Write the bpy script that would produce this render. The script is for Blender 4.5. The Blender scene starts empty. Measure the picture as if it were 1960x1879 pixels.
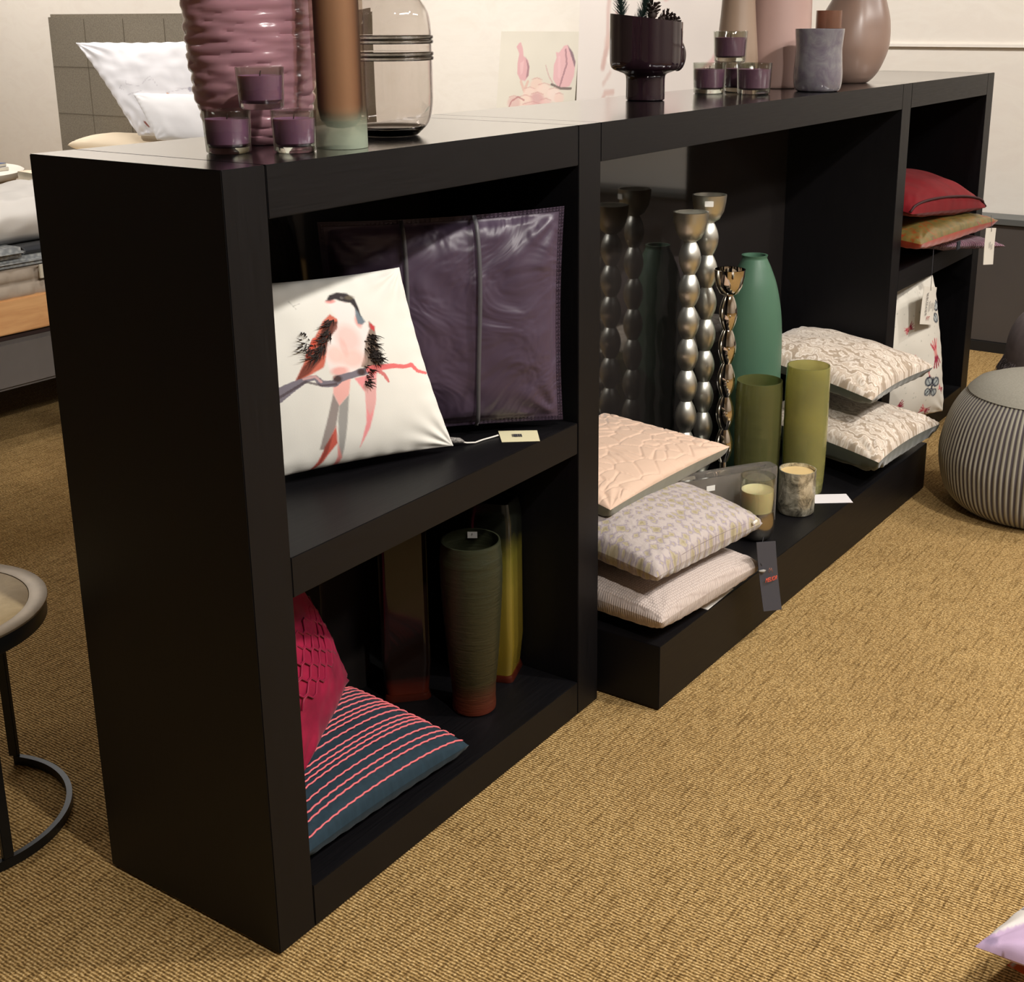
import bpy, bmesh, math, random
import numpy as np
from mathutils import Vector, Matrix, noise
random.seed(7)
rng = np.random.default_rng(7)
R = math.radians
sc = bpy.context.scene
COL = sc.collection

# ------------------------------------------------------------------ camera
cd = bpy.data.cameras.new('camera'); cam = bpy.data.objects.new('camera', cd); COL.objects.link(cam)
yaw, pit, rol = R(33.6341), R(-16.265), R(-0.1766)
F = Vector((math.cos(pit)*math.cos(yaw), math.cos(pit)*math.sin(yaw), math.sin(pit)))
Rt = F.cross(Vector((0, 0, 1))).normalized(); Up = Rt.cross(F)
Rr = Rt*math.cos(rol) + Up*math.sin(rol); Ur = -Rt*math.sin(rol) + Up*math.cos(rol)
m = Matrix((Rr, Ur, -F)).transposed().to_4x4(); m.translation = Vector((-1.1328, -1.2684, 1.385))
cam.matrix_world = m
cd.sensor_fit = 'HORIZONTAL'; cd.sensor_width = 36
cd.lens = 2445.9/1960*36
cd.shift_x = -(1066.4-980)/1960; cd.shift_y = (749.1-939.5)/1960
cd.clip_start = .02; cd.clip_end = 60
sc.camera = cam

# ------------------------------------------------------------------ light and exposure
sc.view_settings.view_transform = 'Standard'; sc.view_settings.look = 'None'
sc.view_settings.exposure = 0.22; sc.view_settings.gamma = 1; sc.view_settings.use_curve_mapping = False
w = bpy.data.worlds.new('world'); sc.world = w; w.use_nodes = True
w.node_tree.nodes['Background'].inputs[0].default_value = (1, .93, .85, 1)
w.node_tree.nodes['Background'].inputs[1].default_value = .05

def area(name, loc, size, power, col=(1, .9, .78), aim=None, sy=None, spread=180):
    l = bpy.data.lights.new(name, 'AREA'); l.energy = power; l.color = col; l.size = size
    if sy: l.shape = 'RECTANGLE'; l.size_y = sy
    l.spread = R(spread)
    o = bpy.data.objects.new(name, l); COL.objects.link(o); o.location = loc
    if aim is not None:
        o.rotation_euler = (Vector(aim)-Vector(loc)).to_track_quat('-Z', 'Y').to_euler()
    return o
def spot(name, loc, aim, power, deg=70, blend=.6, r=.06, col=(1, .88, .74)):
    l = bpy.data.lights.new(name, 'SPOT'); l.energy = power; l.color = col; l.spot_size = R(deg); l.spot_blend = blend
    l.shadow_soft_size = r
    o = bpy.data.objects.new(name, l); COL.objects.link(o); o.location = loc
    o.rotation_euler = (Vector(aim)-Vector(loc)).to_track_quat('-Z', 'Y').to_euler()
    return o
spot('ceiling_or_fill_spot', (-.30, -1.85, 2.74), (.5, .1, .5), 150, 82, .7, .05, (1, .95, .88))
spot('ceiling_or_fill_spot', (1.5, -1.9, 2.74), (1.5, -.2, .2), 165, 85, .7, .05, (1, .95, .88))
spot('ceiling_or_fill_spot', (3.2, -2.0, 2.74), (2.9, -.5, .2), 75, 80, .7, .05, (1, .95, .88))
spot('ceiling_or_fill_spot', (2.9, 2.4, 2.72), (4.45, 2.2, 1.3), 135, 100, .8, .08, (1, .95, .90))
spot('ceiling_or_fill_spot', (1.3, 3.6, 2.72), (3.0, 3.6, 1.0), 90, 80, .8, .08, (1, .96, .93))  # added fill to brighten the headboard, not a known fitting
spot('ceiling_or_fill_spot', (3.1, -.2, 2.74), (4.45, -.3, 1.3), 120, 110, .8, .08, (1, .95, .90))  # added wash on the right wall, brightens the glossy back's reflection
spot('ceiling_or_fill_spot', (2.9, 6.8, 2.74), (4.45, 6.8, 1.3), 130, 110, .8, .08, (1, .95, .90))  # added to lift the far stretch of the right wall
spot('ceiling_or_fill_spot', (-.9, .9, 2.74), (-.9, 1.1, 0), 34, 60, .9, .08, (1, .95, .90))
spot('ceiling_or_fill_spot', (.7, 1.1, 2.74), (1.3, 2.55, .75), 60, 50, .8, .08, (1, .96, .93))  # extra fill added for the near side of the bed
area('ceiling_panel', (.8, -2.4, 2.76), 1.4, 40, (1, .97, .95), (.8, -2.4, 0), .3)
area('ceiling_panel', (3.0, -2.6, 2.76), 1.4, 30, (1, .97, .95), (3.0, -2.6, 0), .3)
area('ceiling_panel', (.6, 2.2, 2.76), 1.2, 10, (1, .96, .92), (.6, 2.2, 0), .3)
area('ceiling_panel', (3.2, 4.6, 2.76), 1.2, 45, (1, .96, .92), (3.2, 4.6, 0), .3)

# ------------------------------------------------------------------ node helpers
class G:
    def __init__(s, name):
        s.m = bpy.data.materials.new(name); s.m.use_nodes = True
        s.t = s.m.node_tree; s.b = s.t.nodes['Principled BSDF']
    def n(s, typ, **kw):
        x = s.t.nodes.new('ShaderNode'+typ)
        for k, v in kw.items():
            if k.startswith('_'): setattr(x, k[1:], v)
            else: x.inputs[k.replace('_', ' ')].default_value = v
        return x
    def l(s, a, b): s.t.links.new(a, b)
    def set(s, **kw):
        for k, v in kw.items(): s.b.inputs[k.replace('_', ' ')].default_value = v
        return s
    def coord(s, kind='Object', scale=(1, 1, 1), rot=(0, 0, 0)):
        c = s.n('TexCoord'); mp = s.n('Mapping'); mp.inputs['Scale'].default_value = scale; mp.inputs['Rotation'].default_value = rot
        s.l(c.outputs[kind], mp.inputs['Vector']); return mp.outputs[0]
    def ramp(s, fac, stops):
        r = s.n('ValToRGB'); e = r.color_ramp.elements
        while len(e) < len(stops): e.new(.5)
        for i, (p, c) in enumerate(stops): e[i].position = p; e[i].color = (*c, 1) if len(c) == 3 else c
        s.l(fac, r.inputs[0]); return r.outputs[0]
    def noise(s, v, scale, detail=3, rough=.5, dist=0):
        x = s.n('TexNoise', Scale=scale, Detail=detail, Roughness=rough, Distortion=dist); s.l(v, x.inputs['Vector']); return x.outputs['Fac']
    def bump(s, h, strength=.3, dist=.001, prev=None):
        b = s.n('Bump', Strength=strength, Distance=dist); s.l(h, b.inputs['Height'])
        if prev is not None: s.l(prev, b.inputs['Normal'])
        s.l(b.outputs[0], s.b.inputs['Normal']); return b.outputs[0]
    def base(s, o): s.l(o, s.b.inputs['Base Color']); return s
    def math(s, op, a, b=None):
        x = s.n('Math', _operation=op)
        for i, q in enumerate((a, b)):
            if q is None: continue
            if isinstance(q, (int, float)): x.inputs[i].default_value = q
            else: s.l(q, x.inputs[i])
        return x.outputs[0]

def c3(h):   # sRGB 0-255 -> linear
    return tuple(((x/255+.055)/1.055)**2.4 if x/255 > .04045 else x/255/12.92 for x in h)
def c4(h): return (*c3(h), 1)

def plain(name, rgb, rough=.5, metal=0, nz=0, nscale=40, bump=0, bscale=200, **kw):
    g = G(name); g.set(Base_Color=c4(rgb), Roughness=rough, Metallic=metal, **kw)
    v = g.coord()
    if nz:
        f = g.noise(v, nscale, 4)
        a = c3(rgb); lo = tuple(x*(1-nz) for x in a); hi = tuple(min(1, x*(1+nz)) for x in a)
        g.base(g.ramp(f, [(.3, lo), (.7, hi)]))
    if bump: g.bump(g.noise(v, bscale, 3), bump, .001)
    return g.m

# dark stained oak veneer
def dark_wood(name, axis, r0=.42, r1=.52, sp=.24):
    g = G(name); sx = {'x': (3, 90, 90), 'z': (90, 90, 3), 'y': (90, 3, 90)}[axis]
    v = g.coord('Object', sx)
    f = g.noise(v, 4, 6, .65)
    g.base(g.ramp(f, [(.3, (.0024, .0022, .0028)), (.75, (.0050, .0044, .0054))]))
    g.set(Roughness=.42, Specular_IOR_Level=sp); g.b.inputs['IOR'].default_value = 1.5
    r = g.ramp(f, [(.3, (r0,)*3), (.8, (r1,)*3)]); g.l(r, g.b.inputs['Roughness'])
    g.bump(f, .05, .0004); return g.m
W_TOP = dark_wood('dark_oak_satin_top', 'x', .12, .19, 1.0); W_TOP.node_tree.nodes['Principled BSDF'].inputs['Coat Weight'].default_value = .6; W_TOP.node_tree.nodes['Principled BSDF'].inputs['Coat Roughness'].default_value = .16
W_X, W_Y, W_Z = dark_wood('dark_oak_long', 'x'), dark_wood('dark_oak_deep', 'y'), dark_wood('dark_oak_upright', 'z')
BACKGL = plain('dark_glossy_back', (34, 31, 30), .05, 0, .1, 3, IOR=1.75)

def carpet():
    g = G('woven_sisal_carpet')
    c = g.n('TexCoord'); O = c.outputs['Object']
    def mp(sc_, rz=0):
        x = g.n('Mapping'); x.inputs['Scale'].default_value = sc_; x.inputs['Rotation'].default_value = (0, 0, rz); g.l(O, x.inputs['Vector']); return x.outputs[0]
    wob = g.noise(mp((30, 30, 1)), 3, 2)
    sep = g.n('SeparateXYZ'); g.l(O, sep.inputs[0])
    # ribs of yarn running across, about 5 mm pitch, broken into loops
    ph = g.math('ADD', g.math('MULTIPLY', sep.outputs['X'], 2*math.pi/.0062), g.math('MULTIPLY', wob, 5))
    rib = g.math('ADD', g.math('MULTIPLY', g.math('SINE', ph), .5), .5)
    loop = g.n('TexVoronoi', Scale=1.0, Randomness=.9); g.l(mp((165, 230, 1)), loop.inputs['Vector'])
    lp = g.ramp(loop.outputs['Distance'], [(.0, (1,)*3), (.75, (0,)*3)])
    streak = g.noise(mp((7, 110, 1)), 1.6, 5, .6)
    blot = g.noise(mp((1.2, 1.2, 1)), 2, 4, .6)
    speck = g.noise(mp((260, 120, 1)), 1, 3, .7)
    h = g.math('ADD', g.math('MULTIPLY', rib, .6), g.math('MULTIPLY', lp, .4))
    base = g.ramp(h, [(.10, c3((112, 86, 48))), (.5, c3((190, 155, 98))), (.9, c3((236, 206, 150)))])
    def mult(a, b, fac=1.):
        x = g.n('Mix', _data_type='RGBA', _blend_type='MULTIPLY'); x.inputs['Factor'].default_value = fac
        g.l(a, x.inputs[6]); g.l(b, x.inputs[7]); return x.outputs[2]
    col = mult(base, g.ramp(streak, [(.32, (.52, .48, .42)), (.50, (1, 1, 1)), (.8, (1.0, 1.0, 1.0))]))
    col = mult(col, g.ramp(speck, [(.30, (.50, .46, .4)), (.52, (1, 1, 1)), (.78, (1., 1., 1.))]))
    col = mult(col, g.ramp(blot, [(.3, (.9, .88, .86)), (.6, (1, 1, 1))]))
    g.base(col); g.set(Roughness=.95, Specular_IOR_Level=.15)
    hh = g.math('ADD', h, g.math('MULTIPLY', speck, .8))
    g.bump(hh, .75, .0035)
    return g.m
CARPET = carpet()
WALL = None
def wallmat():
    g = G('washed_plaster_wall'); v = g.coord('Object', (1, 1, 2.2))
    f = g.noise(v, 3.2, 7, .62, .8)
    g.base(g.ramp(f, [(.30, c3((226, 219, 208))), (.5, c3((231, 225, 215))), (.62, c3((228, 221, 211))), (.8, c3((233, 227, 218)))]))
    g.set(Roughness=.85); g.bump(f, .05, .003); return g.m
WALL = wallmat()
WHITEW = plain('smooth_white_wall', (236, 230, 221), .8, 0, .02, 3)
CEIL = plain('ceiling_white', (205, 198, 188), .9, 0, .03, 3)
SHOP = plain('beige_room_wall', (206, 198, 186), .9, 0, .04, 2)

# ------------------------------------------------------------------ mesh helpers
def mesh_obj(name, verts, faces, mat, parent=None, loc=None, smooth=False, uv=None, col=None):
    me = bpy.data.meshes.new(name)
    V = np.asarray(verts, float)
    if loc is None: loc = (0, 0, 0)
    me.from_pydata((V-np.array(loc)).tolist(), [], [tuple(map(int, f)) for f in faces])
    if smooth: me.polygons.foreach_set('use_smooth', [True]*len(me.polygons))
    if uv is not None:
        L = me.uv_layers.new(name='UVMap'); li = np.empty(len(me.loops), int); me.loops.foreach_get('vertex_index', li)
        L.data.foreach_set('uv', np.asarray(uv, float)[li].ravel())
    if col is not None:
        A = me.color_attributes.new('Col', 'FLOAT_COLOR', 'POINT')
        C = np.ones((len(V), 4)); C[:, :3] = col; A.data.foreach_set('color', C.ravel())
    for q in (mat if isinstance(mat, (list, tuple)) else [mat]): me.materials.append(q)
    me.update()
    o = bpy.data.objects.new(name, me); COL.objects.link(o)
    o.location = loc
    if parent is not None: put(o, parent)
    return o
def put(o, parent):
    """parent keeping world placement (parents are unrotated when this is called)"""
    o.parent = parent
    p = parent; off = Vector((0, 0, 0))
    while p is not None: off += p.location; p = p.parent
    o.location = Vector(o.location) - off
def empty(name, loc):
    o = bpy.data.objects.new(name, None); COL.objects.link(o); o.location = loc; o.empty_display_size = .05; return o
def tag(o, label, cat, group=None):
    o['label'] = label; o['category'] = cat
    if group: o['group'] = group
    return o
def struct(o): o['kind'] = 'structure'; return o
def bm_obj(name, bm, mat, parent=None, loc=(0, 0, 0), smooth=False):
    me = bpy.data.meshes.new(name)
    bmesh.ops.translate(bm, verts=bm.verts, vec=-Vector(loc)); bmesh.ops.recalc_face_normals(bm, faces=bm.faces)
    bm.to_mesh(me); bm.free()
    if smooth: me.polygons.foreach_set('use_smooth', [True]*len(me.polygons))
    me.materials.append(mat)
    o = bpy.data.objects.new(name, me); COL.objects.link(o); o.location = loc
    if parent is not None: put(o, parent)
    return o
def addbox(bm, a, b, bev=0):
    t = bmesh.new(); bmesh.ops.create_cube(t, size=1)
    a, b = Vector(a), Vector(b)
    bmesh.ops.scale(t, verts=t.verts, vec=b-a); bmesh.ops.translate(t, verts=t.verts, vec=(a+b)/2)
    if bev: bmesh.ops.bevel(t, geom=t.edges[:], offset=bev, segments=2, affect='EDGES')
    me = bpy.data.meshes.new('tmp'); t.to_mesh(me); t.free(); bm.from_mesh(me); bpy.data.meshes.remove(me)
def box(name, a, b, mat, parent=None, bev=.0012, loc=None):
    bm = bmesh.new(); addbox(bm, a, b, bev)
    a, b = Vector(a), Vector(b)
    c = Vector(((a.x+b.x)/2, (a.y+b.y)/2, min(a.z, b.z))) if loc is None else loc
    return bm_obj(name, bm, mat, parent, c)
def lathe_vf(c, prof, seg=64, closed=False, rfun=None):
    """prof: list of (r,z). rfun(theta, z, r) modifies r"""
    V = []; Fc = []; n = len(prof)
    for (r, z) in prof:
        for k in range(seg):
            a = 2*math.pi*k/seg; rr = r if rfun is None else rfun(a, z, r)
            V.append((c[0]+rr*math.cos(a), c[1]+rr*math.sin(a), c[2]+z))
    for i in range(n-1 if not closed else n):
        for k in range(seg):
            k2 = (k+1) % seg; i2 = (i+1) % n
            Fc.append((i*seg+k, i*seg+k2, i2*seg+k2, i2*seg+k))
    if not closed:
        for i in (0, n-1):
            if prof[i][0] > 1e-5: Fc.append(tuple(range(i*seg, i*seg+seg)) if i else tuple(reversed(range(seg))))
    return V, Fc
def lathe(name, c, prof, mat, parent=None, seg=64, rfun=None, smooth=True):
    V, Fc = lathe_vf(c, prof, seg, False, rfun)
    bm = bmesh.new(); vs = [bm.verts.new(v) for v in V]
    for f in Fc:
        try: bm.faces.new([vs[i] for i in f])
        except ValueError: pass
    bmesh.ops.remove_doubles(bm, verts=bm.verts, dist=1e-5)
    o = bm_obj(name, bm, mat, parent, c, smooth)
    try: o.data.set_sharp_from_angle(angle=R(50))
    except Exception: pass
    return o
def tube_bm(bm, pts, r, seg=8, cap=True):
    P = [Vector(p) for p in pts]; n = len(P); rings = []
    prevx = None
    for i, p in enumerate(P):
        d = (P[min(i+1, n-1)]-P[max(i-1, 0)]).normalized()
        x = d.orthogonal().normalized() if prevx is None else (prevx - d*prevx.dot(d)).normalized()
        prevx = x; y = d.cross(x); rr = r[i] if isinstance(r, (list, tuple)) else r
        rings.append([bm.verts.new(p+x*rr*math.cos(2*math.pi*k/seg)+y*rr*math.sin(2*math.pi*k/seg)) for k in range(seg)])
    for a, b in zip(rings, rings[1:]):
        for k in range(seg): bm.faces.new((a[k], a[(k+1) % seg], b[(k+1) % seg], b[k]))
    if cap: bm.faces.new(rings[0][::-1]); bm.faces.new(rings[-1])
def tube(name, pts, r, mat, parent=None, seg=8, smooth=True):
    bm = bmesh.new(); tube_bm(bm, pts, r, seg); return bm_obj(name, bm, mat, parent, pts[0], smooth)
def card(name, q, th, mat, parent=None, bend=0):
    """thin solid card from four corners"""
    q = [Vector(p) for p in q]; n = (q[1]-q[0]).cross(q[3]-q[0]).normalized()*th
    N = 6; V = []; Fc = []
    for s in (0, 1):
        for i in range(N+1):
            t = i/N; off = (n.normalized()*bend*math.sin(math.pi*t))
            V += [q[0].lerp(q[3], t)+n*s+off, q[1].lerp(q[2], t)+n*s+off]
    b = 2*(N+1)
    for i in range(N):
        Fc += [(2*i, 2*i+2, 2*i+3, 2*i+1), (b+2*i, b+2*i+1, b+2*i+3, b+2*i+2), (2*i, b+2*i, b+2*i+2, 2*i+2), (2*i+1, 2*i+3, b+2*i+3, b+2*i+1)]
    Fc += [(0, 1, b+1, b), (2*N, b+2*N, b+2*N+1, 2*N+1)]
    o = mesh_obj(name, [tuple(v) for v in V], Fc, mat, parent, tuple(q[0])); 
    return o
def text_mesh(name, s, size, origin, ex, ey, mat, parent, ext=.0002, align='CENTER', bold=0):
    c = bpy.data.curves.new(name, 'FONT'); c.body = s; c.size = size; c.extrude = ext; c.align_x = align; c.align_y = 'CENTER'; c.offset = bold
    o = bpy.data.objects.new('tmp', c); COL.objects.link(o)
    dg = bpy.context.evaluated_depsgraph_get(); me = bpy.data.meshes.new_from_object(o.evaluated_get(dg))
    bpy.data.objects.remove(o)
    ex = Vector(ex).normalized(); ey = Vector(ey); ey = (ey-ex*ey.dot(ex)).normalized(); ez = ex.cross(ey)
    M4 = Matrix((ex, ey, ez)).transposed().to_4x4()
    me.transform(M4); me.materials.clear(); me.materials.append(mat)
    t = bpy.data.objects.new(name, me); COL.objects.link(t); t.location = origin
    if parent is not None: put(t, parent)
    return t

# ------------------------------------------------------------------ painting colours onto fine grids (flat prints)
class Canvas:
    def __init__(s, w, h, bg): s.w, s.h = w, h; s.a = np.ones((h, w, 3))*np.array(c3(bg)); yy, xx = np.mgrid[0:h, 0:w]; s.x = xx/(w-1); s.y = yy/(h-1)
    # coordinates 0..1, y down
    def blend(s, mask, rgb, alpha=1):
        k = (mask*alpha)[..., None]; s.a = s.a*(1-k)+np.array(c3(rgb))*k
    def poly(s, pts, rgb, alpha=1, soft=.004):
        P = np.array(pts, float); inside = np.zeros(s.x.shape, bool); d = np.full(s.x.shape, 9.)
        n = len(P)
        for i in range(n):
            x1, y1 = P[i]; x2, y2 = P[(i+1) % n]
            c = ((y1 > s.y) != (y2 > s.y)) & (s.x < (x2-x1)*(s.y-y1)/((y2-y1) if y2 != y1 else 1e-9)+x1)
            inside ^= c
            dx, dy = x2-x1, y2-y1; L = dx*dx+dy*dy+1e-12
            t = np.clip(((s.x-x1)*dx+(s.y-y1)*dy)/L, 0, 1); d = np.minimum(d, np.hypot(s.x-x1-t*dx, s.y-y1-t*dy))
        sd = np.where(inside, d, -d); s.blend(np.clip(sd/soft*.5+.5, 0, 1), rgb, alpha)
    def line(s, pts, w, rgb, alpha=1, soft=.003):
        d = np.full(s.x.shape, 9.); W = w if isinstance(w, (list, tuple)) else [w]*len(pts)
        for i in range(len(pts)-1):
            (x1, y1), (x2, y2) = pts[i], pts[i+1]; dx, dy = x2-x1, y2-y1; L = dx*dx+dy*dy+1e-12
            t = np.clip(((s.x-x1)*dx+(s.y-y1)*dy)/L, 0, 1)
            d = np.minimum(d, np.hypot(s.x-x1-t*dx, s.y-y1-t*dy)-(W[i]+(W[i+1]-W[i])*t)/2)
        s.blend(np.clip(.5-d/soft, 0, 1), rgb, alpha)
    def blob(s, cx, cy, rx, ry, rgb, alpha=.6, rot=0, soft=.5):
        c, q = math.cos(rot), math.sin(rot); u = ((s.x-cx)*c+(s.y-cy)*q)/rx; v = (-(s.x-cx)*q+(s.y-cy)*c)/ry
        s.blend(np.clip((1-np.hypot(u, v))/soft, 0, 1), rgb, alpha)
    def mottle(s, amp, scale=12, seed=1):
        r = np.random.default_rng(seed); k = scale; g = r.normal(size=(k+2, k+2))
        fx = s.x*k; fy = s.y*k; ix = fx.astype(int); iy = fy.astype(int); tx = fx-ix; ty = fy-iy; tx = tx*tx*(3-2*tx); ty = ty*ty*(3-2*ty)
        v = (g[iy, ix]*(1-tx)+g[iy, ix+1]*tx)*(1-ty)+(g[iy+1, ix]*(1-tx)+g[iy+1, ix+1]*tx)*ty
        s.a = np.clip(s.a*(1+amp*v[..., None]), 0, 1)
    def sample(s, u, v):  # u right, v up, 0..1 -> colours
        X = np.clip(u, 0, 1)*(s.w-1); Y = (1-np.clip(v, 0, 1))*(s.h-1)
        return s.a[np.rint(Y).astype(int), np.rint(X).astype(int)]
def homog(src, dst):
    A = []
    for (x, y), (u, v) in zip(src, dst):
        A += [[x, y, 1, 0, 0, 0, -u*x, -u*y, -u], [0, 0, 0, x, y, 1, -v*x, -v*y, -v]]
    h = np.linalg.svd(np.array(A, float))[2][-1].reshape(3, 3)
    def f(p):
        q = h@np.array([p[0], p[1], 1]); return (q[0]/q[2], q[1]/q[2])
    return f
def printed(name, rough=.8, bump=.2, bscale=900, sheen=0):
    g = G(name); a = g.n('VertexColor'); a.layer_name = 'Col'; g.base(a.outputs[0]); g.set(Roughness=rough, Specular_IOR_Level=.3)
    if bump: g.bump(g.noise(g.coord(), bscale, 2), bump, .0006)
    return g.m

# ------------------------------------------------------------------ cushions
def cushion(name, q, T, mats, n=44, pinch=.06, Tb=None, wr=.004, seed=0, flange=0, parts=False, disp=None, cv=None, cvn=None, power=.42, wscale=14, backname='back_panel', frontname='front_panel', cornerw=.012, sag=0, pb=None):
    """q: FL, FR, BR, BL corners (the last two far / up). Front normal = (FR-FL)x(BL-FL).
    Front and back halves share the seam; returns the thing"""
    q = [np.array(p, float) for p in q]; Tb = T if Tb is None else Tb
    nf = cvn or n
    nrm = np.cross(q[1]-q[0], q[3]-q[0]); nrm /= np.linalg.norm(nrm)
    W = (np.linalg.norm(q[1]-q[0])+np.linalg.norm(q[2]-q[3]))/2; H = (np.linalg.norm(q[3]-q[0])+np.linalg.norm(q[2]-q[1]))/2
    def surf(side, n):
        s = np.linspace(-1, 1, n+1); s = np.sign(s)*(1-(1-abs(s))**1.15) if not cv is not None else s
        U, Vv = np.meshgrid(s, s)
        pu = U*(1-pinch*(1-Vv**2)*abs(U)**1.5); pv = Vv*(1-pinch*(1-U**2)*abs(Vv)**1.5)
        a = (pu+1)/2; b = (pv+1)/2
        P = (q[0][None, None]*((1-a)*(1-b))[..., None]+q[1]*(a*(1-b))[..., None]+q[2]*(a*b)[..., None]+q[3]*((1-a)*b)[..., None])
        f = 1-flange
        uu = np.clip(abs(U)/f, 0, 1) if flange else abs(U); vv = np.clip(abs(Vv)/f, 0, 1) if flange else abs(Vv)
        h = ((1-uu**2.2)*(1-vv**2.2))**(power if side > 0 or pb is None else pb)
        edge = np.clip((1-uu)*8, 0, 1)*np.clip((1-vv)*8, 0, 1)
        nz = np.zeros_like(h)
        for i in range(h.shape[0]):
            for j in range(h.shape[1]):
                p = Vector((a[i, j]*W*wscale+seed*7.1, b[i, j]*H*wscale, side*3.3+seed))
                nz[i, j] = noise.noise(p)+.5*noise.noise(p*2.1)
        # gathers radiating from the corners and seam
        cu = abs(U); cvv = abs(Vv); corner = np.exp(-((1-cu)**2+(1-cvv)**2)/.10)
        ang = np.arctan2(1-cvv+1e-6, 1-cu+1e-6); gath = np.sin(ang*13+seed)*corner*np.hypot(1-cu, 1-cvv)
        puck = (np.sin(U*34+seed)*np.exp(-(1-cvv)/.07)*(cvv < .999)+np.sin(Vv*31+seed)*np.exp(-(1-cu)/.07)*(cu < .999))
        d = h*(T if side > 0 else Tb)+edge*nz*wr+(gath*cornerw+puck*wr*.45)*(h > 0)*(np.clip(h*4, 0, 1))
        if disp is not None and side > 0: d = d+disp(a*W, b*H)*np.clip(h*3, 0, 1)
        P = P+nrm*(side*d)[..., None]
        if sag: P[..., 2] -= sag*(1-U**2)*(1-Vv**2)
        return P.reshape(-1, 3), a.ravel(), b.ravel()
    def faces(n, flip, off=0):
        k = n+1; F_ = []
        for i in range(n):
            for j in range(n):
                f = (i*k+j, i*k+j+1, (i+1)*k+j+1, (i+1)*k+j)
                F_.append(tuple(off+x for x in (f if not flip else f[::-1])))
        return F_
    Pf, af, bf = surf(1, nf); Pb, ab, bb = surf(-1, n)
    colf = cv.sample(af, bf) if cv is not None else None
    org = tuple(np.mean(q, axis=0)-np.array([0, 0, 0]))
    if parts:
        root = empty(name, org)
        mesh_obj(frontname, Pf, faces(nf, False), mats[0], root, org, True, np.c_[af*W, bf*H], colf)
        mesh_obj(backname, Pb, faces(n, True), mats[1], root, org, True, np.c_[ab*W, bb*H], cv.sample(ab, bb) if parts == 'col' else None)
        root['_W'] = W; del root['_W']
        return root
    V = np.vstack([Pf, Pb]); Fc = faces(nf, False)+faces(n, True, len(Pf))
    col = None
    if cv is not None: col = np.vstack([colf, cv.sample(ab, bb)])
    o = mesh_obj(name, V, Fc, mats[0], None, org, True, np.c_[np.r_[af, ab]*W, np.r_[bf, bb]*H], col)
    bm = bmesh.new(); bm.from_mesh(o.data); bmesh.ops.remove_doubles(bm, verts=bm.verts, dist=1e-5); bm.to_mesh(o.data); bm.free()
    return o
def cpoint(q, T, u, v, pinch=.06, power=.42, side=1):
    q = [np.array(p, float) for p in q]; nrm = np.cross(q[1]-q[0], q[3]-q[0]); nrm /= np.linalg.norm(nrm)
    pu = u*(1-pinch*(1-v**2)*abs(u)**1.5); pv = v*(1-pinch*(1-u**2)*abs(v)**1.5); a = (pu+1)/2; b = (pv+1)/2
    P = q[0]*(1-a)*(1-b)+q[1]*a*(1-b)+q[2]*a*b+q[3]*(1-a)*b
    h = max(0, (1-abs(u)**2.2)*(1-abs(v)**2.2))**power
    return Vector(P+nrm*side*h*T)

def fabric(name, rgb, rough=.85, sheen=.3, weave=0, wstr=.4, var=.08, alt=None, vscale=60, kind='noise'):
    g = G(name); v = g.coord('UV'); g.set(Base_Color=c4(rgb), Roughness=rough, Specular_IOR_Level=.25, Sheen_Weight=sheen, Sheen_Roughness=.4)
    a = c3(rgb); lo = c3(alt) if alt else tuple(x*(1-var) for x in a)
    f = g.noise(v, vscale, 5, .6)
    g.base(g.ramp(f, [(.35, lo), (.65, a)]))
    if weave:
        vv = g.n('TexVoronoi', Scale=weave, Randomness=.25); g.l(v, vv.inputs['Vector'])
        hh = g.math('SUBTRACT', 1., vv.outputs['Distance']); g.bump(hh, wstr, .002)
    else: g.bump(g.noise(v, 1500, 2), .15, .0005)
    return g.m

# ================================================================== ROOM
struct(box('floor', (-4, -4, -.1), (4.62, 8.6, 0), CARPET, None, 0, (0, 0, 0)))
struct(box('ceiling', (-4, -4, 2.8), (4.62, 8.6, 2.9), CEIL, None, 0))
struct(box('wall_right', (4.5, -4, 0), (4.62, 8.6, 2.8), WALL, None, 0))
struct(box('wall_back', (-4, 8.48, 0), (4.5, 8.6, 2.8), WALL, None, 0))
struct(box('wall_left', (-4.12, -4, 0), (-4, 8.6, 2.8), SHOP, None, 0))
struct(box('wall_front', (-4, -4.12, 0), (4.5, -4, 2.8), SHOP, None, 0))
struct(box('trim_1', (4.486, -4, 1.262), (4.5, .85, 1.278), WHITEW, None, .002))
o = box('tall_white_panel', (4.47, -4, 1.286), (4.5, .98, 2.7), WHITEW, None, .002)
bpy.data.objects.remove(o)

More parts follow.
